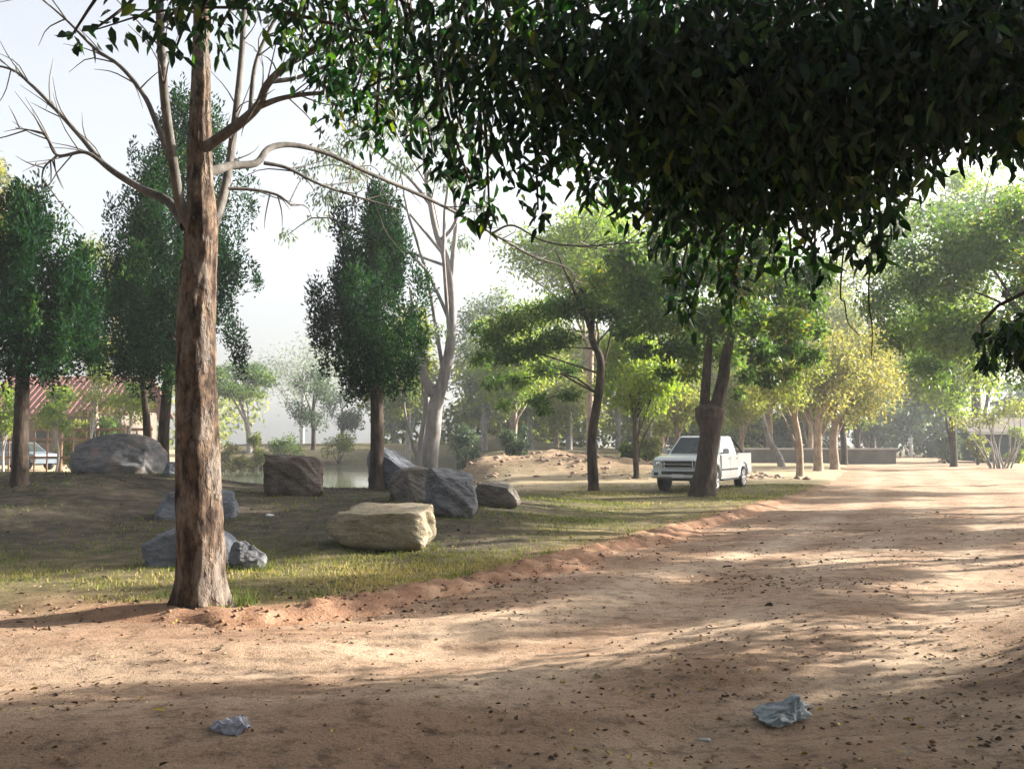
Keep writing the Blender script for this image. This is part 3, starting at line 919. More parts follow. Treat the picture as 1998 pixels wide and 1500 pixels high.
# ------------------------------------------------------------------ dense conifers on the mound
def conifer(label, px, py, top, bot, hw, seed, trunk_r, n=11000, d=None, crown_px=None, lean=0.0):
    g = rng(seed)
    if d is None: b = hit(px, py)
    else: b = ground_pt(px, d)
    d = b[1]; k = d / FPX
    cpx = px if crown_px is None else crown_px
    zt = P(cpx, top, d)[2] - b[2]; zb = P(cpx, bot, d)[2] - b[2]; H = zt - zb
    cx = (cpx - px) * k; R0 = hw * k
    t = thing('conifer_tree', label, 'tree', b, 0.0, 'dense dark conifers on the mound')
    tr = np.array([(0, 0, -0.1, trunk_r * 1.25), (0, 0, 0.3, trunk_r), (lean * 0.5, 0, zb * 0.6, trunk_r * 0.9), (cx * 0.6 + lean, 0, zb + H * 0.3, trunk_r * 0.7), (cx, 0, zb + H * 0.8, trunk_r * 0.25)])
    wood('trunk', [tube(tr[:, :3], tr[:, 3], n=30, seg=14, rough=0.08, seed=seed, fn=0.012)], M['bark_brown'], t)
    # upright tufts over a tapering body
    cl = []
    nt_ = 80
    for q in range(nt_):
        h = (q + g.random()) / nt_
        prof = np.interp(h, [0, 0.08, 0.25, 0.5, 0.75, 0.92, 1.0], [0.35, 0.80, 1.0, 0.93, 0.66, 0.36, 0.12])
        a = g.random() * 2 * np.pi
        rr = R0 * prof * g.uniform(0.4, 1.0) ** 0.6 * (1.0 + 0.26 * math.sin(a * 3 + h * 11 + seed) + 0.16 * math.sin(a * 5 - h * 17))
        s = R0 * g.uniform(0.12, 0.27) * (0.75 + 0.4 * prof)
        cl.append((cx + math.cos(a) * rr, math.sin(a) * rr, zb + H * h, s, s, s * g.uniform(1.4, 2.4)))
    for q in range(46):                                   # pointed tufts breaking the outline
        h = g.uniform(0.02, 0.95)
        prof = np.interp(h, [0, 0.08, 0.25, 0.5, 0.75, 0.92, 1.0], [0.45, 0.85, 1.0, 0.93, 0.66, 0.36, 0.12])
        a = g.random() * 2 * np.pi; rr = R0 * prof * g.uniform(0.95, 1.3); s = R0 * g.uniform(0.07, 0.13)
        cl.append((cx + math.cos(a) * rr, math.sin(a) * rr, zb + H * h, s, s, s * g.uniform(2.0, 3.2), 1.3))
    for q in range(16):
        h = (q + 0.5) / 16
        prof = np.interp(h, [0, 0.25, 0.5, 0.75, 1.0], [0.3, 0.6, 0.55, 0.35, 0.05])
        cl.append((cx, 0, zb + H * h, R0 * prof, R0 * prof, H / 16, 0.8))
    pos, ax, nr, idx, r = clump_leaves(g, cl, n, droop=-0.7, outward=0.5, shell=0.4)
    ct = g.random(len(cl))
    tint = np.clip(0.5 * ct[idx] + 0.5 * g.random(n), 0, 1) ** 1.3
    link('crown', leaf_mesh('crown', pos, ax, nr, g.uniform(0.07, 0.14, n), g.uniform(0.030, 0.050, n), tint), M['leaf_conifer'], t)
    return t

conifer('broad dark conifer standing farthest left, its straight trunk on the mound', 38, 946, 385, 735, 128, 61, 0.155, n=30000, crown_px=40)
conifer('tallest dark conifer, its crown rising behind the forked top of the thick near trunk', 321, 925, 195, 750, 132, 62, 0.135, n=38000, crown_px=350, d=22.6)
conifer('slim slanting conifer left of the tallest one, just behind the domed boulder', 288, 905, 430, 735, 80, 63, 0.10, n=20000, d=24.5, crown_px=262, lean=-0.05)
conifer('full dark conifer standing alone beside the blue grey slab, left of the pale forked gum', 735, 954, 372, 770, 100, 64, 0.165, n=33000, crown_px=728)

# ------------------------------------------------------------------ pale forked gum tree
b = ground_pt(838, 28.5); gd = 28.5
k = gd / FPX
def gl(px, py, dd=0.0):
    return P(px, py, gd + dd) - b
gum_cl = []
g = rng(71)
for px, py, r in ((650, 300, 45), (700, 250, 55), (760, 225, 60), (830, 210, 55), (640, 380, 40), (870, 260, 55), (780, 320, 40), (600, 330, 28), (880, 350, 40), (690, 340, 36),
                  (900, 470, 30), (620, 430, 26), (560, 460, 22), (820, 130, 60), (740, 120, 60), (900, 150, 60), (660, 180, 50), (940, 400, 30), (850, 640, 30), (800, 690, 30)):
    c = gl(px, py, g.uniform(-1.2, 1.2)); s = r * k
    gum_cl.append((c[0], c[1], c[2], s, s, s * 0.8))
tr = [(*gl(838, 925)[:2], -0.1, 0.29), (*gl(838, 905), 0.255), (*gl(845, 840), 0.235), (*gl(850, 790), 0.215), (*gl(866, 735), 0.16), (*gl(880, 660), 0.14), (*gl(880, 560), 0.125),
      (*gl(868, 500), 0.11), (*gl(848, 440), 0.085), (*gl(830, 330), 0.065), (*gl(825, 230), 0.04)]
ex = [([gl(846, 770), gl(828, 735), gl(818, 690), gl(812, 640, 0.2), (gl(800, 560, 0.4))], [0.17, 0.13, 0.11, 0.09, 0.04]),
      ([gl(878, 590), gl(884, 500), gl(890, 420), gl(880, 330), gl(870, 250)], [0.10, 0.08, 0.065, 0.05, 0.03]),
      ([gl(858, 470), gl(885, 440, -0.3), gl(905, 380, -0.5), gl(930, 300, -0.6)], [0.06, 0.05, 0.04, 0.02]),
      ([gl(840, 400), gl(800, 350, 0.3), gl(740, 300, 0.5), gl(690, 260, 0.6)], [0.06, 0.045, 0.035, 0.02])]
broad_tree('gum_tree', 'tall pale gum tree with a smooth forked trunk and thin silvery leaves', b, tr, gum_cl, 5200, (0.17, 0.05), (M['leaf_silver'], M['bark_gum']), 72, None, limbs=9, droop=1.1, seg=18, extra=ex)
# second stem close by, darker
px_tree('gum_tree', 'thin grey gum sapling standing just left of the pale forked gum trunk', 822, 30.5, 560, 740, 42, (M['leaf_khaki'], M['bark_gum']), 73, n_leaf=1500, leaf=(0.16, 0.05), nclump=10, trunk_r=0.13, limbs=5)

# ------------------------------------------------------------------ slender crooked tree with feathery crown
b = hit(1158, 957); sd = b[1]; k = sd / FPX
def sl(px, py, dd=0.0):
    return P(px, py, sd + dd) - b
tr = [(0, 0, -0.15, 0.21), (*sl(1158, 945), 0.175), (*sl(1155, 880), 0.155), (*sl(1158, 830), 0.145), (*sl(1168, 770), 0.135), (*sl(1172, 715), 0.125), (*sl(1168, 690), 0.12), (*sl(1155, 660), 0.10), (*sl(1155, 600), 0.07), (*sl(1130, 560), 0.05)]
cl = []
g = rng(81)
for px, py, r in ((960, 660, 32), (1000, 630, 42), (1050, 610, 45), (1100, 600, 48), (1150, 590, 45), (1200, 610, 40), (940, 700, 26), (990, 690, 34), (1040, 680, 36), (1090, 660, 40), (1010, 740, 28), (960, 745, 22),
                  (1060, 720, 26), (1110, 720, 24), (1050, 780, 22), (985, 790, 16), (1220, 570, 46), (1260, 600, 40), (1180, 540, 46), (1250, 530, 46), (1300, 570, 40), (1110, 770, 20), (1060, 800, 14), (930, 640, 18)):
    c = sl(px, py, g.uniform(-1.3, 1.3)); s = r * k
    cl.append((c[0], c[1], c[2], s * 1.15, s * 1.15, s * 0.62))
broad_tree('feathery_tree', 'slender crooked dark trunk under a wide layered feathery crown, beside the low flat boulder', b, tr, cl, 14000, (0.17, 0.065), (M['leaf_mid'], M['bark_brown']), 82, None, limb_k=0.28, limbs=8, droop=0.35, seg=14,
           extra=[([sl(1162, 675), sl(1140, 610, -0.3), sl(1110, 545, -0.5), sl(1085, 490, -0.6)], [0.09, 0.07, 0.05, 0.02])])

# ------------------------------------------------------------------ pollarded tree in front of the truck
b = hit(1372, 968); pd = b[1]; k = pd / FPX
def pl(px, py, dd=0.0):
    return P(px, py, pd + dd) - b
tr = [(0, 0, -0.15, 0.46), (*pl(1372, 955), 0.37), (*pl(1378, 920), 0.30), (*pl(1382, 880), 0.275), (*pl(1385, 840), 0.29), (*pl(1384, 815), 0.42), (*pl(1385, 798), 0.42), (*pl(1386, 788), 0.18)]
cl = []
g = rng(91)
for px, py, r in ((1250, 560, 55), (1310, 540, 60), (1380, 520, 65), (1450, 540, 60), (1520, 560, 55), (1570, 590, 45), (1270, 620, 46), (1330, 620, 55), (1400, 620, 60), (1470, 620, 55), (1540, 630, 46), (1350, 680, 42), (1420, 690, 40),
                  (1490, 690, 40), (1310, 680, 30), (1540, 680, 30), (1590, 640, 30), (1220, 500, 45), (1300, 470, 55), (1400, 450, 60), (1500, 480, 55), (1590, 530, 45), (1460, 730, 26), (1345, 725, 24), (1500, 735, 24), (1540, 725, 24), (1300, 725, 22), (1250, 680, 30), (1220, 640, 30), (1580, 690, 28), (1440, 765, 14), (1330, 400, 55), (1450, 400, 55)):
    c = pl(px, py, g.uniform(-2.0, 2.0)); s = r * k
    cl.append((c[0], c[1], c[2], s, s, s * 0.8))
broad_tree('pollarded_tree', 'stout pollarded trunk with a knobbly head and two upright limbs in front of the pickup', b, tr, cl, 26000, (0.17, 0.075), (M['leaf_mid'], M['bark_brown']), 92, None, limbs=0, droop=0.5, seg=24, rough=0.22,
           extra=[([pl(1374, 812), pl(1376, 770), pl(1379, 730), pl(1382, 690), pl(1390, 620)], [0.16, 0.14, 0.13, 0.11, 0.06]),
                  ([pl(1394, 812), pl(1404, 770), pl(1412, 735), pl(1418, 690), pl(1440, 610)], [0.20, 0.185, 0.17, 0.15, 0.07])])

# ------------------------------------------------------------------ trees in rows along the road and behind
ROW = 'trees in a row along the left side of the dirt road'
px_tree('roadside_tree', 'young roadside tree with a thin lit trunk, first of the row beyond the pickup', 1558, hit(1558, 929)[1], 660, 815, 95, (M['leaf_khaki'], M['bark_tan']), 101, 5200, (0.17, 0.075), 24, trunk_r=0.16, group=ROW, crown_px=1530)
px_tree('roadside_tree', 'roadside tree with a pale straight trunk, second of the row beyond the pickup', 1594, hit(1594, 919)[1], 640, 830, 95, (M['leaf_yellow'], M['bark_tan']), 102, 6000, (0.2, 0.09), 26, trunk_r=0.24, group=ROW, crown_px=1612)
px_tree('roadside_tree', 'yellowing roadside tree, third of the row, its low golden leaves over the road', 1626, hit(1626, 915)[1], 600, 850, 118, (M['leaf_yellow'], M['bark_tan']), 103, 9000, (0.2, 0.09), 30, trunk_r=0.24, group=ROW, crown_px=1672)
px_tree('roadside_tree', 'dark trunked tree behind the yellowing one, fourth of the row', 1645, 66, 690, 840, 70, (M['leaf_khaki'], M['bark_brown']), 104, 2600, (0.24, 0.11), 18, trunk_r=0.22, group=ROW)
px_tree('roadside_tree', 'far hazy tree with a short dark trunk, fifth of the row', 1672, 80, 730, 860, 60, (M['leaf_mid'], M['bark_brown']), 105, 2400, (0.28, 0.12), 16, trunk_r=0.25, group=ROW)
px_tree('roadside_tree', 'farthest hazy tree of the row, where the road fades out', 1700, 95, 740, 865, 55, (M['leaf_blue'], M['bark_brown']), 106, 2200, (0.3, 0.13), 16, trunk_r=0.22, group=ROW)

BACK = 'hazy trees beyond the pond and the spoil bank'
px_tree('shade_tree', 'bright yellow green tree glowing in sunlight behind the slender crooked trunk', 1240, 41, 630, 830, 100, (M['leaf_bright'], M['bark_brown']), 111, 11000, (0.18, 0.08), 28, trunk_r=0.12, limbs=10)
px_tree('shade_tree', 'light green tree showing between the dark overhanging leaves and the feathery crown', 1150, 52, 380, 620, 180, (M['leaf_bright'], M['bark_tan']), 112, 14000, (0.25, 0.11), 40, trunk_r=0.2)
px_tree('far_tree', 'pale khaki tree seen just left of the pickup', 1318, 58, 690, 858, 72, (M['leaf_khaki'], M['bark_tan']), 113, 6460, (0.22, 0.1), 22, trunk_r=0.16, group=BACK)
px_tree('far_tree', 'pale khaki tree seen between the pickup roof and the first roadside trunk', 1448, 64, 680, 850, 60, (M['leaf_khaki'], M['bark_tan']), 114, 5440, (0.22, 0.1), 20, trunk_r=0.14, group=BACK)
px_tree('far_tree', 'tall hazy tree behind the right fork of the pale gum', 945, 74, 545, 830, 82, (M['leaf_silver'], M['bark_gum']), 115, 7820, (0.28, 0.11), 26, trunk_r=0.22, group=BACK)
px_tree('far_tree', 'hazy olive tree between the pale gum and the lone conifer', 795, 66, 590, 850, 62, (M['leaf_khaki'], M['bark_gum']), 116, 6800, (0.24, 0.1), 24, trunk_r=0.18, group=BACK)
px_tree('far_tree', 'hazy tree with a grey trunk above the middle of the red spoil bank', 1035, 70, 640, 845, 78, (M['leaf_silver'], M['bark_gum']), 117, 7140, (0.26, 0.11), 24, trunk_r=0.2, group=BACK)
px_tree('far_tree', 'grey trunked hazy tree above the red spoil bank, just left of the crooked trunk', 1110, 66, 670, 860, 70, (M['leaf_khaki'], M['bark_gum']), 118, 6120, (0.24, 0.1), 22, trunk_r=0.19, group=BACK)
px_tree('far_tree', 'hazy tree standing behind the glowing yellow green one', 1205, 72, 600, 850, 85, (M['leaf_silver'], M['bark_gum']), 119, 7140, (0.26, 0.11), 24, trunk_r=0.2, group=BACK)
px_tree('far_tree', 'hazy grey trunked tree behind the left front corner of the pickup', 1268, 80, 650, 858, 70, (M['leaf_khaki'], M['bark_gum']), 120, 5780, (0.28, 0.12), 20, trunk_r=0.2, group=BACK)
px_tree('far_tree', 'flat topped green tree across the pond, right of the thick near trunk', 487, 82, 688, 800, 78, (M['leaf_mid'], M['bark_gum']), 121, 7140, (0.26, 0.11), 20, trunk_r=0.22, group=BACK, crown_px=458, flat=0.45, lean=-0.4)
px_tree('far_tree', 'small round hazy tree on the far bank, left of the lone conifer', 612, 84, 700, 845, 56, (M['leaf_blue'], M['bark_brown']), 122, 3000, (0.26, 0.11), 18, trunk_r=0.2, group=BACK)
px_tree('far_tree', 'very pale tall tree fading into the bright haze across the pond', 590, 165, 640, 810, 110, (M['leaf_silver'], M['bark_gum']), 123, 3600, (0.5, 0.2), 26, trunk_r=0.4, group=BACK)
px_tree('far_tree', 'slim hazy tree on the far bank against the lone conifer trunk', 668, 100, 745, 860, 50, (M['leaf_blue'], M['bark_brown']), 124, 2200, (0.3, 0.13), 16, trunk_r=0.2, group=BACK)
px_tree('far_tree', 'hazy tree on the far bank just right of the lone conifer trunk', 770, 96, 690, 860, 55, (M['leaf_silver'], M['bark_gum']), 125, 2600, (0.3, 0.13), 18, trunk_r=0.2, group=BACK)
px_tree('far_tree', 'yellow lit tree whose leaves enter the picture at the far left edge', -45, 33, 225, 640, 95, (M['leaf_yellow'], M['bark_tan']), 126, 7000, (0.18, 0.08), 30, trunk_r=0.2)
px_tree('far_tree', 'pale green tree behind the gap between the two left conifers', 188, 56, 440, 760, 78, (M['leaf_khaki'], M['bark_tan']), 127, 4800, (0.22, 0.1), 26, trunk_r=0.2)

for lab, px, d, tp, bt, hw, mt, sd in (('bright green tree above the red spoil bank, right of the pale gum', 1000, 60, 570, 815, 85, 'leaf_bright', 251), ('yellow green tree behind the pickup roof', 1395, 72, 560, 850, 95, 'leaf_bright', 252),
                                        ('olive tree behind the first roadside trunk', 1580, 76, 600, 850, 95, 'leaf_khaki', 253), ('light green tree behind the slender crooked trunk, left of it', 1085, 80, 560, 850, 100, 'leaf_khaki', 254),
                                        ('light green tree far behind the bonnet of the pickup', 1290, 88, 560, 850, 110, 'leaf_bright', 255)):
    px_tree('far_tree', lab, px, d, tp, bt, hw, (M[mt], M['bark_tan']), sd, 8500, (0.004 * d, 0.0018 * d), 34, trunk_r=0.2, group=BACK)

# ------------------------------------------------------------------ trees on the right of the road
RT = 'trees standing along the right side of the dirt road'
px_tree('roadside_tree', 'large green tree whose crown hangs over the far right of the road', 2120, 38, 340, 800, 235, (M['leaf_mid'], M['bark_brown']), 131, 30000, (0.22, 0.09), 95, csize=0.95, trunk_r=0.26, group=RT, crown_px=1925, limbs=4)
px_tree('roadside_tree', 'mid green tree behind the yellowing row, right of where the road fades out', 1858, 62, 560, 835, 110, (M['leaf_bright'], M['bark_brown']), 132, 13000, (0.26, 0.11), 34, trunk_r=0.22, group=RT)
px_tree('roadside_tree', 'tall hazy bluish tree rising above the road in the right half', 1905, 85, 290, 720, 200, (M['leaf_bright'], M['bark_brown']), 133, 22000, (0.38, 0.17), 85, csize=1.7, trunk_r=0.4, group=RT)
px_tree('roadside_tree', 'tall light green tree filling the gap above the yellowing roadside crowns', 1700, 100, 430, 800, 170, (M['leaf_khaki'], M['bark_tan']), 134, 18000, (0.42, 0.19), 75, csize=1.7, trunk_r=0.35, group=RT)
px_tree('roadside_tree', 'light green tree seen above the pickup behind the pollarded crown', 1500, 78, 480, 790, 150, (M['leaf_bright'], M['bark_tan']), 135, 15000, (0.34, 0.15), 65, csize=1.2, trunk_r=0.3, group=RT)
px_tree('roadside_tree', 'mid green tree closing the far end of the road', 1790, 112, 560, 850, 130, (M['leaf_bright'], M['bark_brown']), 136, 12000, (0.42, 0.19), 34, trunk_r=0.35, group=RT)

# pale many-stemmed shrub
b = ground_pt(1950, 58); k = 58 / FPX
g = rng(141)
t = thing('bare_shrub', 'pale many stemmed thin shrub in front of the low shed', 'shrub', b)
parts = []; tips = []
for q in range(11):
    a = g.uniform(-1, 1)
    p0 = np.array([a * 0.5, g.uniform(-0.3, 0.3), -0.05]); p1 = np.array([a * 1.2, g.uniform(-0.6, 0.6), 1.5]); p2 = np.array([a * 2.1 + g.normal() * 0.3, g.uniform(-1, 1), g.uniform(2.6, 3.9)])
    parts.append(tube([p0, p1, p2], [0.06, 0.045, 0.015], n=10, seg=7, rough=0.05, seed=q)); tips.append(p2)
wood('trunk', parts, M['bark_gum'], t)
cl = [(p[0], p[1], p[2], 0.75, 0.75, 0.6) for p in tips]
pos, ax, nr, idx, r = clump_leaves(g, cl, 1300, droop=0.3)
link('crown', leaf_mesh('crown', pos, ax, nr, 0.2, 0.09, g.random(len(pos))), M['leaf_khaki'], t)

# ------------------------------------------------------------------ the big overhanging tree; its trunk stands to the right of the picture
ob = np.array([7.2, 4.0, top_h(7.2, 4.0) - 0.03])
over = thing('overhanging_tree', 'dark leafy tree whose drooping branches hang over the top of the picture', 'tree', ob)
g = rng(151)
CAN = []   # (px, py, d, radius m)
rows = [
    # outline clumps following the hanging lower edge
    (640, 60, 6.6, .30), (700, 120, 6.4, .34), (760, 190, 6.3, .30), (820, 120, 6.0, .36), (860, 230, 6.2, .30), (905, 280, 6.1, .26), (940, 330, 6.2, .18), (985, 290, 5.9, .26),
    (1040, 345, 5.9, .20), (1090, 300, 5.8, .26), (1130, 270, 6.0, .30), (1180, 330, 6.2, .28), (1230, 350, 6.4, .22), (1290, 380, 6.2, .26), (1325, 460, 6.4, .2), (1340, 530, 6.6, .13), (1395, 480, 6.4, .2),
    (1440, 520, 6.5, .22), (1480, 430, 6.2, .30), (1550, 440, 6.3, .28), (1610, 420, 6.0, .28), (1670, 390, 5.9, .28), (1715, 440, 6.0, .16), (1730, 370, 5.8, .22), (1790, 320, 5.6, .24), (1850, 240, 5.5, .28),
    (1910, 230, 5.3, .28), (1970, 250, 5.2, .26), (1985, 300, 5.4, .14),
    # bulk
    (700, 20, 6.2, .35), (780, 60, 6.0, .40), (870, 120, 5.8, .42), (960, 180, 5.7, .42), (900, 30, 5.6, .42), (1000, 80, 5.5, .44), (1060, 220, 5.6, .40), (1100, 130, 5.4, .46), (1160, 40, 5.2, .46),
    (1200, 220, 5.5, .42), (1260, 130, 5.3, .46), (1300, 300, 5.7, .42), (1340, 200, 5.4, .46), (1330, 60, 5.0, .46), (1400, 350, 5.7, .42), (1420, 250, 5.4, .46), (1450, 130, 5.1, .46), (1500, 330, 5.6, .42),
    (1530, 220, 5.3, .46), (1560, 90, 5.0, .46), (1600, 310, 5.5, .40), (1650, 200, 5.2, .44), (1690, 300, 5.4, .36), (1680, 80, 4.9, .46), (1760, 220, 5.1, .38), (1790, 110, 4.9, .42), (1880, 120, 4.8, .40), (1970, 140, 4.8, .40), (1920, 20, 4.7, .42), (2060, 180, 4.8, .42),
    # fringe top left
    (140, 70, 5.6, .10), (180, 60, 5.6, .12), (260, 40, 5.5, .15), (300, 60, 5.5, .13), (345, 90, 5.5, .12), (390, 30, 5.5, .20), (420, 70, 5.6, .14), (330, 10, 5.4, .18), (450, 10, 5.5, .18), (520, 10, 5.8, .16), (600, 20, 6.0, .2),
    # dark spray at the right edge
    (1940, 665, 7.2, .14), (1985, 680, 7.2, .16), (1990, 640, 7.1, .14), (2040, 660, 7.0, .25), (1925, 700, 7.3, .08),
]
for q, (px, py, d, r) in enumerate(rows):
    if q < 29 and px > 1430: py -= 28 + 0.06 * max(0, px - 1500); r *= 0.85
    c = P(px, py, d) - ob
    wt = 0.42 if q < 29 else 1.0
    wt *= 0.30 if px < 900 else 0.45 if px < 1120 else 0.7 if px < 1300 else 1.0
    CAN.append((c[0], c[1], c[2], r, r * 1.15, r * 0.95, wt))
# the rest of the crown above and beside the picture
for px, py, d in ((690, 190, 6.4), (735, 240, 6.3), (800, 250, 6.2), (845, 300, 6.2), (885, 330, 6.1), (925, 380, 6.1), (955, 410, 6.0), (1050, 410, 5.9), (1150, 350, 6.0),
                  (1205, 390, 6.3), (1290, 460, 6.3), (1325, 550, 6.4), (1350, 590, 6.5), (1425, 555, 6.4), (1500, 500, 6.3), (1545, 510, 6.3), (1590, 490, 6.1), (1640, 470, 6.0), (1660, 450, 5.9), (1708, 480, 6.0),
                  (1740, 415, 5.9), (1775, 350, 5.7), (1820, 300, 5.6), (1860, 262, 5.5), (1905, 250, 5.4), (1955, 268, 5.3), (640, 130, 6.6), (590, 90, 6.4), (560, 40, 6.2)):
    c = P(px, py, d) - ob
    CAN.append((c[0], c[1], c[2], g.uniform(.06, .12), g.uniform(.08, .15), g.uniform(.12, .26), 0.8))
# the crown goes on to its trunk, right of the picture
for x, y, z, r in ((3.6, 5.6, 3.75, .42), (4.1, 5.0, 4.3, .5), (4.3, 5.8, 3.5, .4), (4.9, 5.2, 3.7, .48), (4.8, 4.4, 4.6, .5), (5.4, 5.8, 3.6, .45), (5.6, 4.8, 4.2, .5), (6.2, 5.4, 3.8, .48), (6.4, 4.2, 4.4, .5), (7.0, 5.2, 4.0, .5),
                   (7.6, 4.6, 4.3, .5), (5.2, 6.4, 4.1, .45), (6.4, 6.4, 4.2, .48), (4.4, 6.4, 4.6, .45), (3.9, 4.4, 4.9, .5), (8.2, 4.2, 4.8, .55), (7.6, 3.2, 4.6, .55)):
    CAN.append((x - ob[0], y - ob[1], z - ob[2], r, r, r * 0.85, 0.8))
UP = []  # unseen upper clumps, enlarged to block skylight from above
for q in range(150):
    x = g.uniform(-6.5, 9.5); y = g.uniform(-2.5, 8.6); z = g.uniform(5.2, 10.0)
    if ((x - 2.0) / 8.5) ** 2 + ((y - 3.0) / 6.0) ** 2 + ((z - 5.6) / 4.6) ** 2 > 1.0: continue
    s_ = g.uniform(0.6, 1.0)
    if z - s_ < CAM_Z + 0.46 * y + 0.3: continue
    UP.append((x - ob[0], y - ob[1], z - ob[2], s_, s_, s_ * 0.75))
parts = [tube([(0, 0, -0.2), (0.02, 0.05, 0.6), (-0.1, 0.1, 1.6), (-0.3, 0.15, 2.6), (-0.8, 0.2, 4.0), (-1.6, 0.3, 5.6)], [0.40, 0.30, 0.27, 0.25, 0.20, 0.10], n=40, seg=20, rough=0.1, seed=3, fn=0.02)]
mains = []
for tip, r0 in (((-3.2, 1.4, 4.1), 0.13), ((-5.6, 1.9, 4.3), 0.11), ((-8.2, 1.8, 4.6), 0.09), ((-1.6, 2.4, 3.6), 0.11), ((-4.4, -0.8, 5.2), 0.1), ((-2.2, 0.2, 6.6), 0.1), ((-6.3, 0.4, 5.4), 0.08), ((0.8, 2.0, 4.4), 0.1), ((1.2, -1.5, 5.0), 0.1), ((-2.5, 3.1, 2.75), 0.05)):
    p0 = np.array([-0.3, 0.15, 2.7]) if tip[2] < 4.5 else np.array([-0.7, 0.2, 3.8])
    tip = np.array(tip)
    a = p0 * 0.6 + tip * 0.4 + np.array([0, 0, 0.5]); bb = p0 * 0.25 + tip * 0.75 + np.array([0, 0, 0.35])
    pts = [p0, a, bb, tip]
    parts.append(tube(pts, [r0, r0 * 0.75, r0 * 0.5, r0 * 0.2], n=24, seg=12, rough=0.08, seed=int(r0 * 1000), fn=0.008))
    mains.append(resample(pts, [1, 1, 1, 1], 20)[0][6:])
mains = np.vstack(mains)
for c in CAN + UP[::3]:
    cc = np.array(c[:3])
    kk = np.argmin(np.linalg.norm(mains - cc - np.array([0, 0, 0.5]), axis=1))
    parts.append(limb_to(g, mains[kk], cc, 0.022, 0.006, 0.1, 6))
wood('trunk', parts, M['bark_brown'], over)
n = 24000
pos, ax, nr, idx, r = clump_leaves(g, CAN, n, droop=0.75, outward=0.2, shell=0.45)
tint = np.clip(0.3 * g.random(len(CAN))[idx] + 0.64 * g.random(n) ** 1.5, 0, 0.93)
link('crown', leaf_mesh('crown', pos, ax, nr, g.uniform(0.05, 0.14, n), g.uniform(0.026, 0.052, n), tint, True, 0.22, 0.15), M['leaf_dark'], over)
pos, ax, nr, idx, r = clump_leaves(g, UP, 13000, droop=0.6, outward=0.2, shell=0.42)
link('sky_block_crown', leaf_mesh('sky_block_crown', pos, ax, nr, g.uniform(0.16, 0.26, len(pos)), g.uniform(0.08, 0.12, len(pos)), g.random(len(pos)) * 0.8), M['leaf_dark'], over)
for pts, r0 in (([(1998, 60, 5.2), (1750, 120, 5.6), (1500, 170, 6.0), (1250, 200, 6.3), (1040, 250, 6.5), (930, 320, 6.6)], 0.035), ([(1500, 170, 6.0), (1430, 290, 6.2), (1370, 400, 6.4), (1345, 520, 6.5)], 0.02),
                ([(1250, 200, 6.3), (1100, 130, 6.3), (900, 110, 6.4), (760, 150, 6.5), (690, 190, 6.5)], 0.022), ([(1750, 120, 5.6), (1720, 260, 5.8), (1715, 380, 5.9), (1720, 450, 6.0)], 0.018), ([(900, 110, 6.4), (700, 60, 6.2), (520, 20, 6.0), (330, 20, 5.7), (180, 60, 5.6)], 0.016)):
    w = np.array([P(*q) for q in pts]) - ob
    if r0 == 0.035: w = np.vstack([[-0.5, 0.4, 3.0], w])
    V, Q, T = tube(w, np.linspace(r0, r0 * 0.25, len(w)), n=40, seg=9, rough=0.1, seed=int(pts[0][0]))
    link('bough', np_mesh('bough', V, [Q, T], True), M['bark_brown'], over)
# two bare hanging twigs seen against the light
for pts in ([(1640, 560, 6.8), (1648, 590, 6.8), (1655, 630, 6.8), (1678, 655, 6.8)], [(1695, 560, 6.7), (1702, 640, 6.7), (1700, 700, 6.7)]):
    w = np.array([P(*q) for q in pts]) - ob
    w = np.vstack([w[0] + np.array([0.05, -0.1, 0.75]), w])
    V, Q, T = tube(w, np.linspace(0.007, 0.003, len(w)), n=16, seg=7)
    link('hanging_twig', np_mesh('hanging_twig', V, [Q, T], True), M['bark_brown'], over)

# shade trees to the right, outside the picture: they throw the streaks of shade across the road
SHADE = 'shade trees to the right of the road'
def side_tree(label, x, y, top, bot, rad, seed, n, mats, csize=0.8, nclump=26, tr=0.2, ry=None, leaf=(0.17, 0.08)):
    g = rng(seed)
    b = np.array([x, y, top_h(x, y) - 0.03])
    cl = clump_crown(g, (0, 0, (top + bot) / 2), (rad, ry or rad, (top - bot) / 2), nclump, csize, 0.7, -0.4)
    trk = [(0, 0, -0.1, tr * 1.3), (0, 0, 0.3, tr), (0.1, 0, bot * 0.6, tr * 0.9), (0.1, 0.1, bot + 0.3, tr * 0.75), (0, 0, (top + bot) / 2, tr * 0.4)]
    return broad_tree('shade_tree', label, b, trk, cl, n, leaf, mats, seed, SHADE, limbs=12)
side_tree('low spreading shade tree just right of the picture, darkening the near dirt', 9.6, 8.3, 6.4, 0.7, 2.7, 161, 20000, (M['leaf_dark'], M['bark_brown']), nclump=56, csize=0.9)
side_tree('second leafy shade tree right of the foreground, beyond the low spreading one', 14.6, 8.9, 9.6, 3.0, 2.6, 165, 10000, (M['leaf_dark'], M['bark_brown']), nclump=36)
side_tree('thin crowned shade tree at the right roadside casting streaks over the bend', 15.5, 16.8, 8.8, 2.0, 2.5, 162, 10000, (M['leaf_mid'], M['bark_brown']), nclump=20, csize=0.7)
side_tree('small loose tree between the bend and the right roadside, breaking up the light', 12.8, 13.4, 6.2, 1.6, 1.7, 167, 2600, (M['leaf_mid'], M['bark_brown']), nclump=14, csize=0.6, tr=0.1)
side_tree('medium shade tree at the right roadside, striping the road before the pickup', 19.0, 24.6, 7.6, 2.2, 2.6, 168, 8000, (M['leaf_mid'], M['bark_brown']), nclump=26)
side_tree('low leafy tree at the right roadside, banding the middle of the road', 17.6, 20.4, 7.2, 1.8, 2.1, 169, 9000, (M['leaf_mid'], M['bark_brown']), nclump=26)
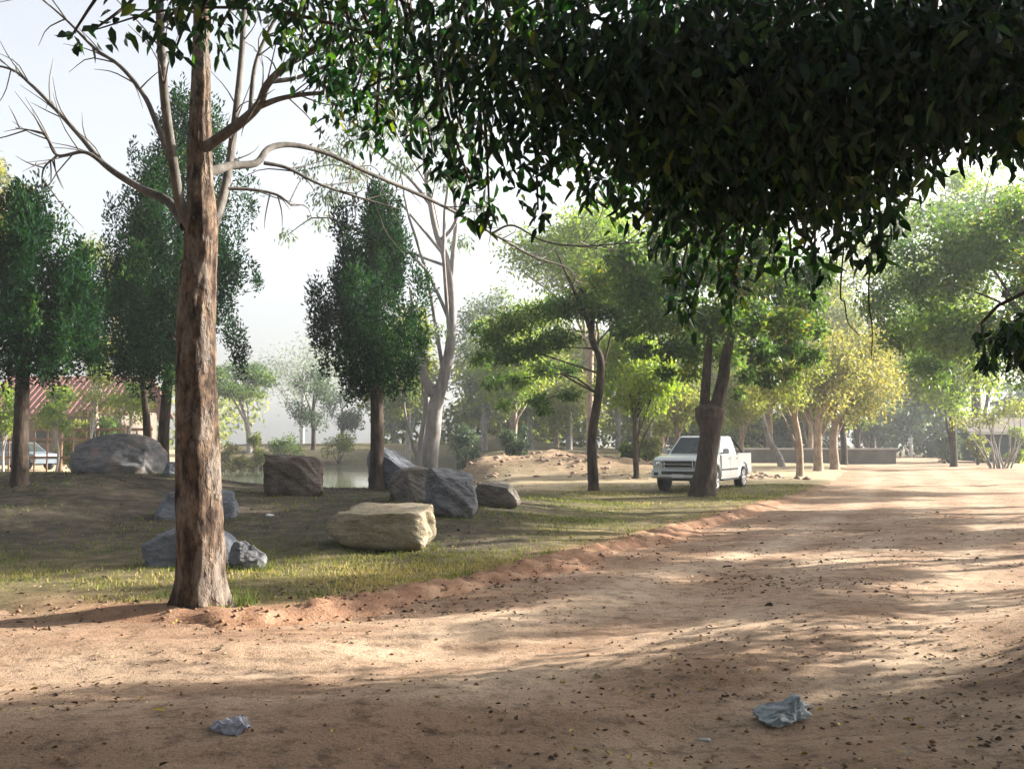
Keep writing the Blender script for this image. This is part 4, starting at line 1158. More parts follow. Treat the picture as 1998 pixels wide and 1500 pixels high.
side_tree('tall shade tree at the right roadside shading the mound of boulders', 16.2, 21.6, 12.6, 4.6, 3.2, 163, 14000, (M['leaf_mid'], M['bark_brown']), nclump=42, tr=0.26)
side_tree('taller shade tree farther along the right roadside, shading the mound crest', 20.2, 27.2, 14.8, 5.0, 3.6, 166, 16000, (M['leaf_mid'], M['bark_brown']), nclump=46, tr=0.28)
side_tree('round shade tree at the right roadside, its shade reaching the pickup', 24.2, 34.2, 11.0, 1.9, 3.7, 164, 18000, (M['leaf_mid'], M['bark_brown']), nclump=50)
# unseen broad trees added behind and left of the viewer to shut out sky fill
for lab, x, y, sd in (('added unseen broad tree left behind the viewer', -6.5, -2.5, 240), ('added unseen broad tree straight behind the viewer', 0.8, -5.0, 241), ('added unseen broad tree right behind the viewer', 8.0, -4.5, 242),
                      ('added unseen broad tree out to the left of the viewer', -12.0, 3.0, 243), ('farther added unseen broad tree left behind the viewer', -4.0, -11.0, 244), ('farther added unseen broad tree right behind the viewer', 5.5, -12.0, 245),
                      ('added unseen broad tree far left behind the viewer', -13.5, -4.5, 246), ('outermost added unseen broad tree left of the viewer', -19.0, 6.0, 247), ('outermost added unseen broad tree right behind the viewer', 15.0, -4.0, 248)):
    side_tree(lab, x, y, 11.5, 0.9, 4.6, sd, 11000, (M['leaf_dark'], M['bark_brown']), nclump=60, csize=1.4, tr=0.28, leaf=(0.36, 0.2))

# ------------------------------------------------------------------ grass, litter, clods
def scatter_grass(name, n, xr, yr, seed, hgt, keep, mat, label, wid=0.006):
    g = rng(seed)
    y = yr[0] + (yr[1] - yr[0]) * g.random(n) ** 1.25
    x = g.uniform(-1, 1, n) * (0.56 * y + 0.8)
    x = np.clip(x, xr[0], xr[1])
    s = road_s(x, y)
    pr = keep(x, y, s)
    m = g.random(n) < pr
    x = x[m]; y = y[m]
    z = ground_h(x, y)
    p = np.stack([x, y, z - 0.004], -1)
    ax = unit(np.stack([g.normal(size=len(x)) * 0.55, g.normal(size=len(x)) * 0.55, np.ones(len(x))], -1))
    h = hgt * g.uniform(0.5, 1.4, len(x))
    a = g.random(len(x)) * 2 * np.pi
    sd = np.stack([np.cos(a), np.sin(a), np.zeros(len(x))], -1) * (wid * (0.7 + y / 14.0))[:, None]
    V = np.stack([p - sd, p + sd, p + ax * h[:, None]], 1).reshape(-1, 3)
    me = np_mesh(name, V, np.arange(len(V)).reshape(-1, 3))
    tn = np.clip(0.42 + 1.1 * fbm(x * 0.8, y * 0.8, 88, 3) + 0.45 * g.random(len(x)), 0, 1)
    tn = tn * (1 - 0.45 * (1 - S(-1.5, 1.5, x - 0.1 * (y - 14))) * S(12.0, 14.0, y))  # mound blades tinted darker, standing in for the shade there
    face_attr(me, 'tint', tn)
    return tag(link(name, me, mat), label, 'grass', None, 'stuff')

M['grass'] = mat_leaf('grass_blades', [(0.0, (0.055, 0.095, 0.022)), (0.45, (0.125, 0.15, 0.04)), (0.75, (0.25, 0.215, 0.085)), (1.0, (0.36, 0.28, 0.14))], 0.35, (1.3, 1.4, 0.7), 0.7, 0.15)
def keep_green(x, y, s):
    patch = np.clip(0.36 + 2.6 * fbm(x * 0.7, y * 0.7, 99, 3), 0.04, 1)
    pad = 1 - np.exp(-(((x + 3.4) / 1.2) ** 2 + ((y - 9.1) / 0.45) ** 2))
    mound = 1 - 0.8 * (1 - S(-1.5, 1.5, x - 0.1 * (y - 14))) * S(12.5, 15, y)
    return S(0.30, 0.75, -s) * patch * pad * mound
scatter_grass('grass', 230000, (-14, 16), (8.6, 34), 171, 0.055, keep_green, M['grass'], 'short patchy grass growing between the road edge and the boulders')
g = rng(172)
# taller tufts at the foot of the near tree and at some rocks
tv = []; tt = []
for (tx, ty, n, h) in ((nb[0] + 0.36, nb[1] + 0.1, 60, 0.2), (nb[0] - 0.5, nb[1] + 0.5, 40, 0.1), (nb[0] + 0.9, nb[1] + 0.7, 50, 0.10), (-3.0, 12.0, 60, 0.12), (0.5, 13.6, 60, 0.09)) + tuple((o.location.x + math.cos(a) * o.dimensions.x * 0.47, o.location.y - abs(math.sin(a)) * o.dimensions.y * 0.47, 9, 0.09) for o in ROCKS for a in np.linspace(0, math.pi, 12)):
    for q in range(n):
        x = tx + g.normal() * 0.09; y = ty + g.normal() * 0.09; z = top_h(x, y) - 0.005
        a = g.random() * 6.28; hh = h * g.uniform(0.5, 1.2); w = 0.006
        p = np.array([x, y, z]); ax = unit(np.array([g.normal() * 0.35, g.normal() * 0.35, 1.0]))
        sd = np.array([math.cos(a), math.sin(a), 0]) * w
        tv += [p - sd, p + sd, p + ax * hh]; tt.append(g.random() * 0.5)
me = np_mesh('grass_tufts', np.array(tv), np.arange(len(tv)).reshape(-1, 3)); face_attr(me, 'tint', tt)
tag(link('grass_tufts', me, M['grass']), 'taller grass tufts at the foot of the near trunk and boulders', 'grass', None, 'stuff')

# leaf litter
M['litter'] = mat_leaf('dead_leaves', [(0.0, (0.030, 0.022, 0.018)), (0.35, (0.085, 0.055, 0.038)), (0.6, (0.20, 0.14, 0.085)), (0.82, (0.34, 0.30, 0.20)), (0.95, (0.42, 0.30, 0.06)), (1.0, (0.40, 0.42, 0.34))], 0.1, (1.2, 1.1, 0.7), 0.7, 0.2)
def litter(n, yr, seed, size, name, label, pw=1.6, dark=1.0):
    g = rng(seed)
    y = yr[0] + (yr[1] - yr[0]) * g.random(n) ** pw
    x = g.uniform(-1, 1, n) * (0.55 * y + 0.5)
    dens = np.clip(0.30 + 3.2 * fbm(x * 0.75, y * 0.75, 66, 3) + 0.12 * (x - 0.3) * (y < 9) + 0.22 * (y < 6.8), 0.03, 1)
    m = g.random(n) < dens
    x = x[m]; y = y[m]
    z = np.maximum(ground_h(x, y), road_h(x, y))
    k = len(x)
    ax = unit(np.stack([g.normal(size=k), g.normal(size=k), g.normal(size=k) * 0.22], -1))
    nr = unit(np.stack([g.normal(size=k) * 0.35, g.normal(size=k) * 0.35, np.ones(k)], -1))
    l = size * g.uniform(0.5, 1.5, k)
    me = leaf_mesh(name, np.stack([x, y, z + 0.006], -1), ax, nr, l, l * g.uniform(0.35, 0.6, k), g.random(k) ** 1.2 * dark, True, 0.3, 0.2)
    tag(link(name, me, M['litter']), label, 'leaf litter', None, 'stuff')
litter(9500, (4.3, 15), 181, 0.034, 'leaf_litter', 'dead brown and grey leaves strewn over the dirt road')
litter(2500, (9, 22), 182, 0.06, 'leaf_litter', 'dead leaves strewn over the shaded mound and road verge', 1.0, 0.6)  # tint lowered on these leaves to paint in the mound's shade

# clods and crumbs of earth
M['clod'] = mat_plain('red_earth_clods', (0.20, 0.115, 0.075), 0.95, 0.1, 0, 0.5, 9.0)
def clods(n, seed):
    g = rng(seed)
    base = np.array([(1, 0, 0), (-1, 0, 0), (0, 1, 0), (0, -1, 0), (0, 0, 1), (0, 0, -1)], float)
    fc = np.array([(0, 2, 4), (2, 1, 4), (1, 3, 4), (3, 0, 4), (2, 0, 5), (1, 2, 5), (3, 1, 5), (0, 3, 5)])
    y = 4.4 + 14 * g.random(n) ** 1.4
    x = g.uniform(-1, 1, n) * (0.55 * y + 0.4)
    s = road_s(x, y)
    pr = 0.14 + 0.9 * np.exp(-((s + 0.1) / 0.35) ** 2) * S(-3.4, -2.2, x)
    m = g.random(n) < pr
    x = x[m]; y = y[m]; s = s[m]; k = len(x)
    sz = 0.0062 * (0.5 + g.random(k) ** 3 * 2.8) * np.where(np.abs(s + 0.1) < 0.5, 1.7, 1.0)
    z = np.maximum(ground_h(x, y), road_h(x, y))
    V = base[None] * sz[:, None, None] * g.uniform(0.6, 1.3, (k, 6, 1)) * np.array([1, 1, 0.6])
    a = g.random(k) * 6.28; ca = np.cos(a)[:, None]; sa = np.sin(a)[:, None]
    X = V[:, :, 0] * ca - V[:, :, 1] * sa; Y = V[:, :, 0] * sa + V[:, :, 1] * ca
    V = np.stack([X + x[:, None], Y + y[:, None], V[:, :, 2] + z[:, None] + (sz * 0.3)[:, None]], -1).reshape(-1, 3)
    F = (np.arange(k)[:, None, None] * 6 + fc[None]).reshape(-1, 3)
    tag(link('earth_clods', np_mesh('earth_clods', V, F), M['clod']), 'red crumbs and clods of earth along the eroded road edge', 'soil', None, 'stuff')
clods(16000, 191)
def rubble(n, seed):
    g = rng(seed)
    base = np.array([(1, 0, 0), (-1, 0, 0), (0, 1, 0), (0, -1, 0), (0, 0, 1), (0, 0, -1)], float)
    fc = np.array([(0, 2, 4), (2, 1, 4), (1, 3, 4), (3, 0, 4), (2, 0, 5), (1, 2, 5), (3, 1, 5), (0, 3, 5)])
    x = g.uniform(-6, 12, n); y = g.uniform(40, 58, n)
    m = g.random(n) < np.exp(-((y - 48.0 + 0.25 * x) / 4.5) ** 2) * (0.25 + (fbm(x * 0.5, y * 0.5, 402, 2) > 0))
    x = x[m]; y = y[m]; k = len(x)
    sz = 0.035 + 0.13 * g.random(k) ** 3
    z = ground_h(x, y)
    V = base[None] * sz[:, None, None] * g.uniform(0.6, 1.3, (k, 6, 1)) * np.array([1.3, 1, 0.6])
    V = np.stack([V[:, :, 0] + x[:, None], V[:, :, 1] + y[:, None], V[:, :, 2] + z[:, None] + (sz * 0.2)[:, None]], -1).reshape(-1, 3)
    F = (np.arange(k)[:, None, None] * 6 + fc[None]).reshape(-1, 3)
    tag(link('bank_rubble', np_mesh('bank_rubble', V, F), mat_plain('pink_rubble', (0.23, 0.165, 0.13), 0.95, 0.1, 0, 0.6, 0.8)), 'pinkish lumps of rubble strewn over the spoil bank', 'rubble', None, 'stuff')
rubble(4200, 401)

# single bright leaves on the near dirt
M['leaf_fallen'] = mat_plain('yellow_fallen_leaf', (0.45, 0.33, 0.07), 0.6, 0.25, 0, 0.3, 30)
g = rng(195)
lm = leaf_mesh('fallen_leaf', np.zeros((1, 3)), np.array([[1.0, 0, 0]]), np.array([[0, 0, 1.0]]), 0.06, 0.032, np.array([0.5]), True, 0.25, 0.25)
for px, py in ((650, 1425 - 1), (1095, 1334), (1185, 1385), (1120, 1462), (1180, 1470), (1112, 1432), (1265, 1490), (1230, 1478), (1675, 1485), (1900, 1458), (1780, 1410), (850, 1365), (335, 1215), (348, 1212), (75, 1343), (300, 1388), (1560, 1475), (1640, 1415), (955, 1402), (700, 1470)):
    p = hit(px, py)
    o = link('fallen_leaf', lm, M['leaf_fallen'], None, (p[0], p[1], p[2] + 0.008))
    o.rotation_euler = (g.normal() * 0.3, g.normal() * 0.25, g.random() * 6.28)
    s = g.uniform(0.7, 1.15); o.scale = (s, s, s)
    tag(o, 'bright yellow fallen leaf lying on the dirt', 'leaf', 'bright yellow fallen leaves on the dirt')

# ------------------------------------------------------------------ rubbish on the dirt
m, nt, out = new_mat('plastic_film')
b = principled(nt, out, 0.38, 0.4)
tc = N(nt, 'ShaderNodeTexCoord'); nz = noise(nt, 14, 4, 0.6, tc.outputs['Object'])
rr = ramp(nt, [(0.3, (0.20, 0.245, 0.28)), (0.7, (0.42, 0.47, 0.50))]); nt.links.new(nz.outputs['Fac'], rr.inputs[0]); nt.links.new(rr.outputs[0], b.inputs['Base Color'])
bump(nt, nz.outputs['Fac'], 0.5, 0.01, b)
tl = nt.nodes.new('ShaderNodeBsdfTranslucent'); nt.links.new(rr.outputs[0], tl.inputs['Color'])
mxs = nt.nodes.new('ShaderNodeMixShader'); mxs.inputs[0].default_value = 0.3
nt.links.new(b.outputs[0], mxs.inputs[1]); nt.links.new(tl.outputs[0], mxs.inputs[2]); nt.links.new(mxs.outputs[0], out.inputs['Surface'])
M['film'] = m
def crumple(name, w, dep, h, seed, jag=0.16, dip=0.0, sub=4, gather=None, stripe=0.0):
    g = rng(seed)
    bm = bmesh.new(); bmesh.ops.create_icosphere(bm, subdivisions=sub, radius=1.0)
    co = np.array([v.co[:] for v in bm.verts])
    for k in range(14):                                  # creased facets
        d = unit(g.normal(size=3)); lim = g.uniform(0.5, 0.85)
        e = co @ d - lim
        co = co - np.outer(np.maximum(e, 0), d) * g.uniform(0.9, 1.5)
    for f, a in ((1.8, 0.5), (4.5, 0.32), (10.0, 0.16)):   # ridged folds
        r1 = np.abs(fbm(co[:, 0] * f + seed, co[:, 1] * f + co[:, 2] * f * 0.7, seed, 2)) + np.abs(fbm(co[:, 1] * f + 5 + seed, co[:, 2] * f - co[:, 0] * 0.6 * f, seed + 3, 2))
        co = co * (1 + a * (0.28 - r1))[:, None]
    if gather:                                            # pleats running to the gathered mouth
        an = np.arctan2(co[:, 1] - gather[1], co[:, 0] - gather[0]); dist = np.hypot(co[:, 0] - gather[0], co[:, 1] - gather[1])
        pl_ = np.sin(an * 19 + 2.5 * fbm(co[:, 0] * 3, co[:, 1] * 3, seed + 9, 2)) * np.exp(-dist * 0.5)
        co = co * (1 + 0.055 * pl_)[:, None]
    if stripe:
        co[:, 2] += stripe * np.sin((co[:, 0] * 0.75 + co[:, 1]) * 13 + 2 * fbm(co[:, 0] * 2, co[:, 1] * 2, seed + 11, 2)) * (co[:, 2] > -0.2)
    co = co + g.normal(size=co.shape) * 0.006
    co[:, 2] = co[:, 2] * (1 - dip * np.exp(-((co[:, 0] - 0.12) / 0.3) ** 2))
    co[:, 2] = np.maximum(co[:, 2], -0.35 + jag * (vnoise(co[:, 0] * 4, co[:, 1] * 4, seed) - 0.5))
    co[:, 2] -= co[:, 2].min()
    co = co / (co.max(0) - co.min(0)) * np.array([w, dep, h])
    for v, c in zip(bm.verts, co): v.co = c
    return bm_mesh(name, bm, True)
p = hit(1527, 1408)
o = link('plastic_bag', crumple('plastic_bag', 0.33, 0.26, 0.15, 3, 0.16, 0.4, 5, (0.75, 0.2)), M['film'], None, (p[0], p[1] + 0.03, p[2] - 0.006)); o.rotation_euler = (0, 0, 0.15)
tag(o, 'crumpled pale blue grey plastic bag on the shaded dirt', 'plastic bag')
M['rag'] = mat_plain('grey_rag', (0.32, 0.32, 0.37), 0.75, 0.2, 0, 0.35, 22)
p = hit(458, 1422)
o = link('crumpled_wrapper', crumple('crumpled_wrapper', 0.25, 0.17, 0.075, 27, sub=5, stripe=0.10), M['rag'], None, (p[0], p[1], p[2] - 0.004)); o.rotation_euler = (0, 0, -0.5)
tag(o, 'folded grey striped wrapper lying on the near dirt', 'litter')
M['paper'] = mat_plain('pale_paper', (0.62, 0.63, 0.62), 0.7, 0.2, 0, 0.15, 12)
p = hit(528, 1008)
o = link('paper_scrap', crumple('paper_scrap', 0.17, 0.10, 0.05, 12, sub=3), M['paper'], None, (p[0], p[1], p[2]))
tag(o, 'small white scrap of paper on the shaded mound', 'litter')
p = hit(1376, 1444)
o = link('plastic_strip', crumple('plastic_strip', 0.085, 0.022, 0.016, 14, sub=3), M['paper'], None, (p[0], p[1], p[2])); o.rotation_euler = (0, 0, -0.5)
tag(o, 'small pale strip lying left of the plastic bag', 'litter')

# ------------------------------------------------------------------ silver pickup truck
M['paint'] = mat_plain('silver_paint', (0.60, 0.63, 0.65), 0.32, 0.5, 0.25, 0.02, 2.0, 0.5)
M['glass'] = mat_plain('dark_glass', (0.020, 0.030, 0.028), 0.06, 0.6, 0, 0.2, 3.0)
M['trim'] = mat_plain('black_trim', (0.022, 0.023, 0.025), 0.6, 0.3, 0, 0.2, 8)
M['tyre'] = mat_plain('tyre_rubber', (0.028, 0.027, 0.027), 0.85, 0.2, 0, 0.3, 12)
M['rim'] = mat_plain('alloy_rim', (0.50, 0.51, 0.52), 0.35, 0.5, 0.7, 0.1, 8)
M['chrome'] = mat_plain('chrome', (0.72, 0.73, 0.74), 0.18, 0.6, 0.9, 0.05, 5)
M['lamp'] = mat_plain('headlamp_lens', (0.55, 0.60, 0.62), 0.12, 0.7, 0.2, 0.2, 14)
M['plate'] = mat_plain('number_plate', (0.70, 0.71, 0.70), 0.5, 0.3, 0, 0.04, 6)

def wheel_parts(parent, x, y, r, w, side):
    def disc(prof, mat, par, name, seg=28):
        bm = bmesh.new(); rings = []
        for (xx, rr) in prof:
            rings.append([bm.verts.new((x + side * xx, y + math.cos(a) * rr, r + math.sin(a) * rr)) for a in np.linspace(0, 2 * math.pi, seg, endpoint=False)])
        for a, b2 in zip(rings[:-1], rings[1:]):
            for i in range(seg):
                bm.faces.new((a[i], a[(i + 1) % seg], b2[(i + 1) % seg], b2[i]))
        bm.faces.new(rings[0]); bm.faces.new(rings[-1])
        return link(name, bm_mesh(name, bm, True), mat, par)
    t = disc([(-w / 2, r * 0.66), (-w / 2, r * 0.93), (-w / 2 + 0.03, r), (w / 2 - 0.03, r), (w / 2, r * 0.93), (w / 2, r * 0.68)], M['tyre'], parent, 'wheel')
    disc([(w / 2 - 0.05, r * 0.66), (w / 2 + 0.006, r * 0.67), (w / 2 + 0.008, r * 0.62), (w / 2 - 0.03, r * 0.56)], M['rim'], t, 'rim')
    bm = bmesh.new()
    for q in range(6):
        a = q * math.pi / 3
        box_bm(bm, (x + side * (w / 2 - 0.008), y + math.cos(a) * r * 0.32, r + math.sin(a) * r * 0.32), (0.02, r * 0.6, r * 0.17), 0.004, Matrix.Rotation(a, 3, 'X').to_quaternion())
    link('spokes', bm_mesh('spokes', bm), M['rim'], t)
    return t

def profile_body(name, prof, hw, mat, parent, taper=None, bevel=0.03):
    bm = bmesh.new()
    a = [bm.verts.new((-hw, y, z)) for y, z in prof]; c = [bm.verts.new((hw, y, z)) for y, z in prof]
    f1 = bm.faces.new(a); f2 = bm.faces.new(c[::-1])
    nn = len(prof)
    for i in range(nn):
        bm.faces.new((a[i], c[i], c[(i + 1) % nn], a[(i + 1) % nn]))
    es = [e for e in bm.edges if (e in f1.edges[:] or e in f2.edges[:])]
    bmesh.ops.recalc_face_normals(bm, faces=bm.faces)
    if bevel:
        bmesh.ops.bevel(bm, geom=es, offset=bevel, segments=3, affect='EDGES', profile=0.5)
    bmesh.ops.triangulate(bm, faces=[f for f in bm.faces if len(f.verts) > 4])
    if taper:
        for v in bm.verts:
            v.co.x *= taper(v.co.y, v.co.z)
    return link(name, bm_mesh(name, bm), mat, parent)

def quad_panel(name, pts, mat, parent, thick=0.012):
    p = [Vector(q) for q in pts]
    nrm = (p[1] - p[0]).cross(p[2] - p[1]).normalized()
    bm = bmesh.new()
    a = [bm.verts.new(q) for q in p]; c = [bm.verts.new(q - nrm * thick) for q in p]
    bm.faces.new(a); bm.faces.new(c[::-1])
    for i in range(len(p)):
        bm.faces.new((a[i], c[i], c[(i + 1) % len(p)], a[(i + 1) % len(p)]))
    return link(name, bm_mesh(name, bm), mat, parent)

def arc(yc, r, z0, n=10, up=True):
    a0 = math.asin(min(0.99, (z0 - 0.37) / r))
    return [(yc + r * math.cos(t), 0.37 + r * math.sin(t)) for t in np.linspace(a0, math.pi - a0, n)]

TR = thing('pickup_truck', 'silver double cab pickup parked on the grass behind the pollarded trunk', 'pickup truck', (6.12, 31.9, top_h(6.12, 31.9) - 0.02), R(-28.5))
prof = [(-2.36, 0.50), (-2.43, 0.62), (-2.43, 0.80), (-2.38, 0.96), (-2.22, 1.05), (-1.7, 1.10), (-1.02, 1.14), (0.86, 1.14), (0.88, 0.74), (2.52, 0.74), (2.55, 0.60), (2.50, 0.46)]
prof += arc(1.50, 0.47, 0.45) + [(0.98, 0.36), (-0.98, 0.36)] + arc(-1.52, 0.47, 0.45)
body = profile_body('body', prof, 0.87, M['paint'], TR, lambda y, z: (1 - 0.05 * max(0, (z - 0.85) / 0.3)) * (1 - 0.07 * max(0, (-1.9 - y) / 0.5) ** 2))
# flared wheel arches
for sy in (-1.52, 1.50):
    for sx in (-1, 1):
        bm = bmesh.new()
        o1 = []; o2 = []; i1 = []
        for a in np.linspace(0.12, math.pi - 0.12, 16):
            cy, cz = math.cos(a), math.sin(a)
            o1.append(bm.verts.new((sx * 0.865, sy + cy * 0.56, 0.37 + cz * 0.56)))
            o2.append(bm.verts.new((sx * 0.905, sy + cy * 0.49, 0.37 + cz * 0.49)))
            i1.append(bm.verts.new((sx * 0.86, sy + cy * 0.465, 0.37 + cz * 0.465)))
        for a, b2 in ((o1, o2), (o2, i1)):
            for i in range(15):
                bm.faces.new((a[i], a[i + 1], b2[i + 1], b2[i]))
        link('wheel_arch', bm_mesh('wheel_arch', bm, True), M['paint'], TR)
# cab
zb, zt = 1.12, 1.70
cabp = [(-1.04, zb), (-0.30, zt - 0.03), (-0.18, zt), (0.60, zt), (0.70, zt - 0.05), (0.86, zb)]
cab = profile_body('cab', cabp, 0.83, M['paint'], TR, lambda y, z: 1 - 0.17 * max(0, (z - zb) / (zt - zb)), 0.04)
def cx(z): return 0.83 * (1 - 0.17 * (z - zb) / (zt - zb))
e = 0.012
quad_panel('windscreen', [(-0.74, -0.985 - e, 1.165 + e), (0.74, -0.985 - e, 1.165 + e), (0.62, -0.36 - e, 1.64 + e), (-0.62, -0.36 - e, 1.64 + e)], M['glass'], TR)
for sx in (-1, 1):
    for pts in ([(-0.80, 1.18), (-0.02, 1.18), (-0.02, 1.60), (-0.30, 1.60)], [(0.05, 1.18), (0.62, 1.18), (0.55, 1.60), (0.05, 1.60)]):
        q = [(sx * (cx(z) + 0.006), y, z) for y, z in pts]
        if sx < 0: q = q[::-1]
        quad_panel('side_window', q, M['glass'], TR, 0.02)
quad_panel('rear_window', [(0.6, 0.845, 1.2), (-0.6, 0.845, 1.2), (-0.55, 0.745, 1.6), (0.55, 0.745, 1.6)], M['glass'], TR)
# load bed
for sx in (-1, 1):
    box('bed_side', (sx * 0.825, 1.70, 0.945), (0.07, 1.64, 0.41), M['paint'], TR, 0.012)
box('tailgate', (0, 2.515, 0.94), (1.56, 0.05, 0.40), M['paint'], TR, 0.012)
box('bed_floor', (0, 1.70, 0.752), (1.56, 1.56, 0.02), M['trim'], TR)
# sloping sport bars behind the cab
for sx in (-1, 1):
    V, Q, T = tube([(sx * 0.64, 0.76, 1.66), (sx * 0.68, 1.02, 1.58), (sx * 0.76, 1.50, 1.28), (sx * 0.79, 1.75, 1.14)], [0.035] * 4, n=16, seg=10)
    link('sport_bar', np_mesh('sport_bar', V, [Q, T], True), M['trim'], TR)
# front
bp = box('bumper', (0, -2.42, 0.56), (1.70, 0.16, 0.26), M['paint'], TR, 0.045)
box('air_intake', (0, -2.502, 0.595), (1.02, 0.02, 0.10), M['trim'], bp, 0.006)
box('skid_panel', (0, -2.40, 0.40), (1.30, 0.14, 0.09), M['trim'], bp, 0.02)
for sx in (-1, 1):
    box('fog_lamp', (sx * 0.68, -2.49, 0.56), (0.14, 0.04, 0.10), M['trim'], bp, 0.012)
gr = box('grille', (0, -2.428, 0.845), (1.00, 0.05, 0.25), M['trim'], TR, 0.012)
box('grille_bar', (0, -2.455, 0.955), (1.04, 0.035, 0.035), M['chrome'], gr, 0.008)
box('grille_bar', (0, -2.455, 0.845), (0.94, 0.025, 0.03), M['chrome'], gr, 0.008)
box('grille_bar', (0, -2.455, 0.735), (1.04, 0.035, 0.035), M['chrome'], gr, 0.008)
for sx in (-1, 1):
    box('grille_bar', (sx * 0.44, -2.454, 0.845), (0.03, 0.025, 0.19), M['chrome'], gr, 0.006)
    hl = box('headlight', (sx * 0.665, -2.385, 0.85), (0.29, 0.10, 0.25), M['lamp'], TR, 0.03)
    bm = bmesh.new(); bmesh.ops.create_uvsphere(bm, u_segments=14, v_segments=8, radius=0.075)
    for v in bm.verts: v.co = Vector((v.co.x + sx * 0.64, v.co.y * 0.35 - 2.425, v.co.z + 0.86))
    link('bulb_reflector', bm_mesh('bulb_reflector', bm, True), M['chrome'], hl)
box('number_plate', (0, -2.512, 0.50), (0.36, 0.015, 0.11), M['plate'], TR, 0.004)
# doors: shut lines and handles, steps, mirrors
for sx in (-1, 1):
    for y0, y1 in ((-0.93, 0.0), (0.02, 0.82)):
        dr = box('door', (sx * 0.862, (y0 + y1) / 2, 0.77), (0.03, y1 - y0, 0.66), M['paint'], TR, 0.012)
        box('handle', (sx * 0.885, y1 - 0.14, 0.99), (0.03, 0.15, 0.035), M['chrome'], dr, 0.008)
    box('side_step', (sx * 0.86, -0.05, 0.35), (0.14, 1.75, 0.05), M['trim'], TR, 0.015)
    box('side_trim', (sx * 0.884, -0.05, 0.66), (0.014, 1.72, 0.05), M['trim'], TR, 0.004)
    mr = box('mirror', (sx * 0.98, -0.80, 1.23), (0.20, 0.10, 0.16), M['paint'], TR, 0.03)
    box('mirror_arm', (sx * 0.86, -0.79, 1.17), (0.12, 0.05, 0.04), M['trim'], mr)
    box('tail_light', (sx * 0.80, 2.535, 0.92), (0.12, 0.04, 0.30), mat_plain('tail_lamp', (0.4, 0.03, 0.03), 0.2, 0.5), TR, 0.01)
    for y in (-1.52, 1.50):
        wheel_parts(TR, sx * 0.76, y, 0.37, 0.25, sx)
box('underbody', (0, 0, 0.42), (1.3, 4.4, 0.16), M['trim'], TR)

# ------------------------------------------------------------------ left background: red roofed house, fence, parked car
M['roof_red'] = mat_plain('red_roof_sheet', (0.17, 0.082, 0.07), 0.7, 0.2, 0, 0.25, 3.0)
M['wall_cream'] = mat_plain('cream_wall', (0.13, 0.105, 0.088), 0.85, 0.2, 0, 0.1, 1.2)
M['wood_brown'] = mat_plain('weathered_brown_wood', (0.20, 0.125, 0.08), 0.85, 0.15, 0, 0.4, 3.0)
hx0, hx1, hd = -34.5, -24.6, 64.0
HO = thing('red_roofed_house', 'house with a faded red roof seen behind the fence and left conifers', 'house', ((hx0 + hx1) / 2, hd + 4, top_h(-25, hd + 4)))
L = hx1 - hx0
box('wall', (0, 0, 1.75), (L - 1.6, 6.4, 3.5), M['wall_cream'], HO)
bm = bmesh.new()
for (ya, za), (yb, zb2) in (((-4.4, 3.25), (0, 5.9)), ((0, 5.9), (4.4, 3.25))):
    v = [bm.verts.new(q) for q in ((-L / 2, ya, za), (L / 2, ya, za), (L / 2, yb, zb2), (-L / 2, yb, zb2))]
    w = [bm.verts.new((q.co.x, q.co.y, q.co.z - 0.14)) for q in v]
    bm.faces.new(v); bm.faces.new(w[::-1])
    for i in range(4): bm.faces.new((v[i], w[i], w[(i + 1) % 4], v[(i + 1) % 4]))
rf = link('roof', bm_mesh('roof', bm), M['roof_red'], HO)
sl_len = math.hypot(4.4, 2.65); an = math.atan2(2.65, 4.4)
rib_me = None
for q in range(25):
    x = -L / 2 + 0.15 + q * (L - 0.3) / 24
    if rib_me is None:
        bm = bmesh.new(); box_bm(bm, (0, 0, 0), (0.09, sl_len, 0.09)); rib_me = bm_mesh('roof_rib', bm); rib_me.materials.append(M['roof_red'])
    o = link('roof_rib', rib_me, None, rf, (x, -2.2, 4.6)); o.rotation_euler = (an, 0, 0)
for x in (-3.6, -0.9, 1.8, 4.2):
    wn_ = box('window', (x, -3.24, 1.9), (1.1, 0.08, 1.2), M['wood_brown'], HO)
    box('pane', (x, -3.295, 1.9), (0.94, 0.03, 1.04), M['glass'], wn_)

FE = thing('wooden_fence', 'brown wooden post and rail fence behind the domed boulder', 'fence', (-23.4, 47, top_h(-22, 47)))
fl_ = 12.6
for q in range(22):
    x = -fl_ / 2 + q * fl_ / 21
    zz = top_h(-23.4 + x, 47) - top_h(-22, 47)
    big = q % 7 == 0 or q == 19
    box('post', (x, 0, 1.02 + zz), ((0.2 if big else 0.07), (0.2 if big else 0.06), 2.5 if big else 2.1), M['wood_brown'], FE, 0.01)
for z in (2.02, 1.55, 0.7):
    box('rail', (0, -0.09 if z < 2 else 0, z + 0.06), (fl_ + 0.3, 0.07, 0.13), M['wood_brown'], FE, 0.01)

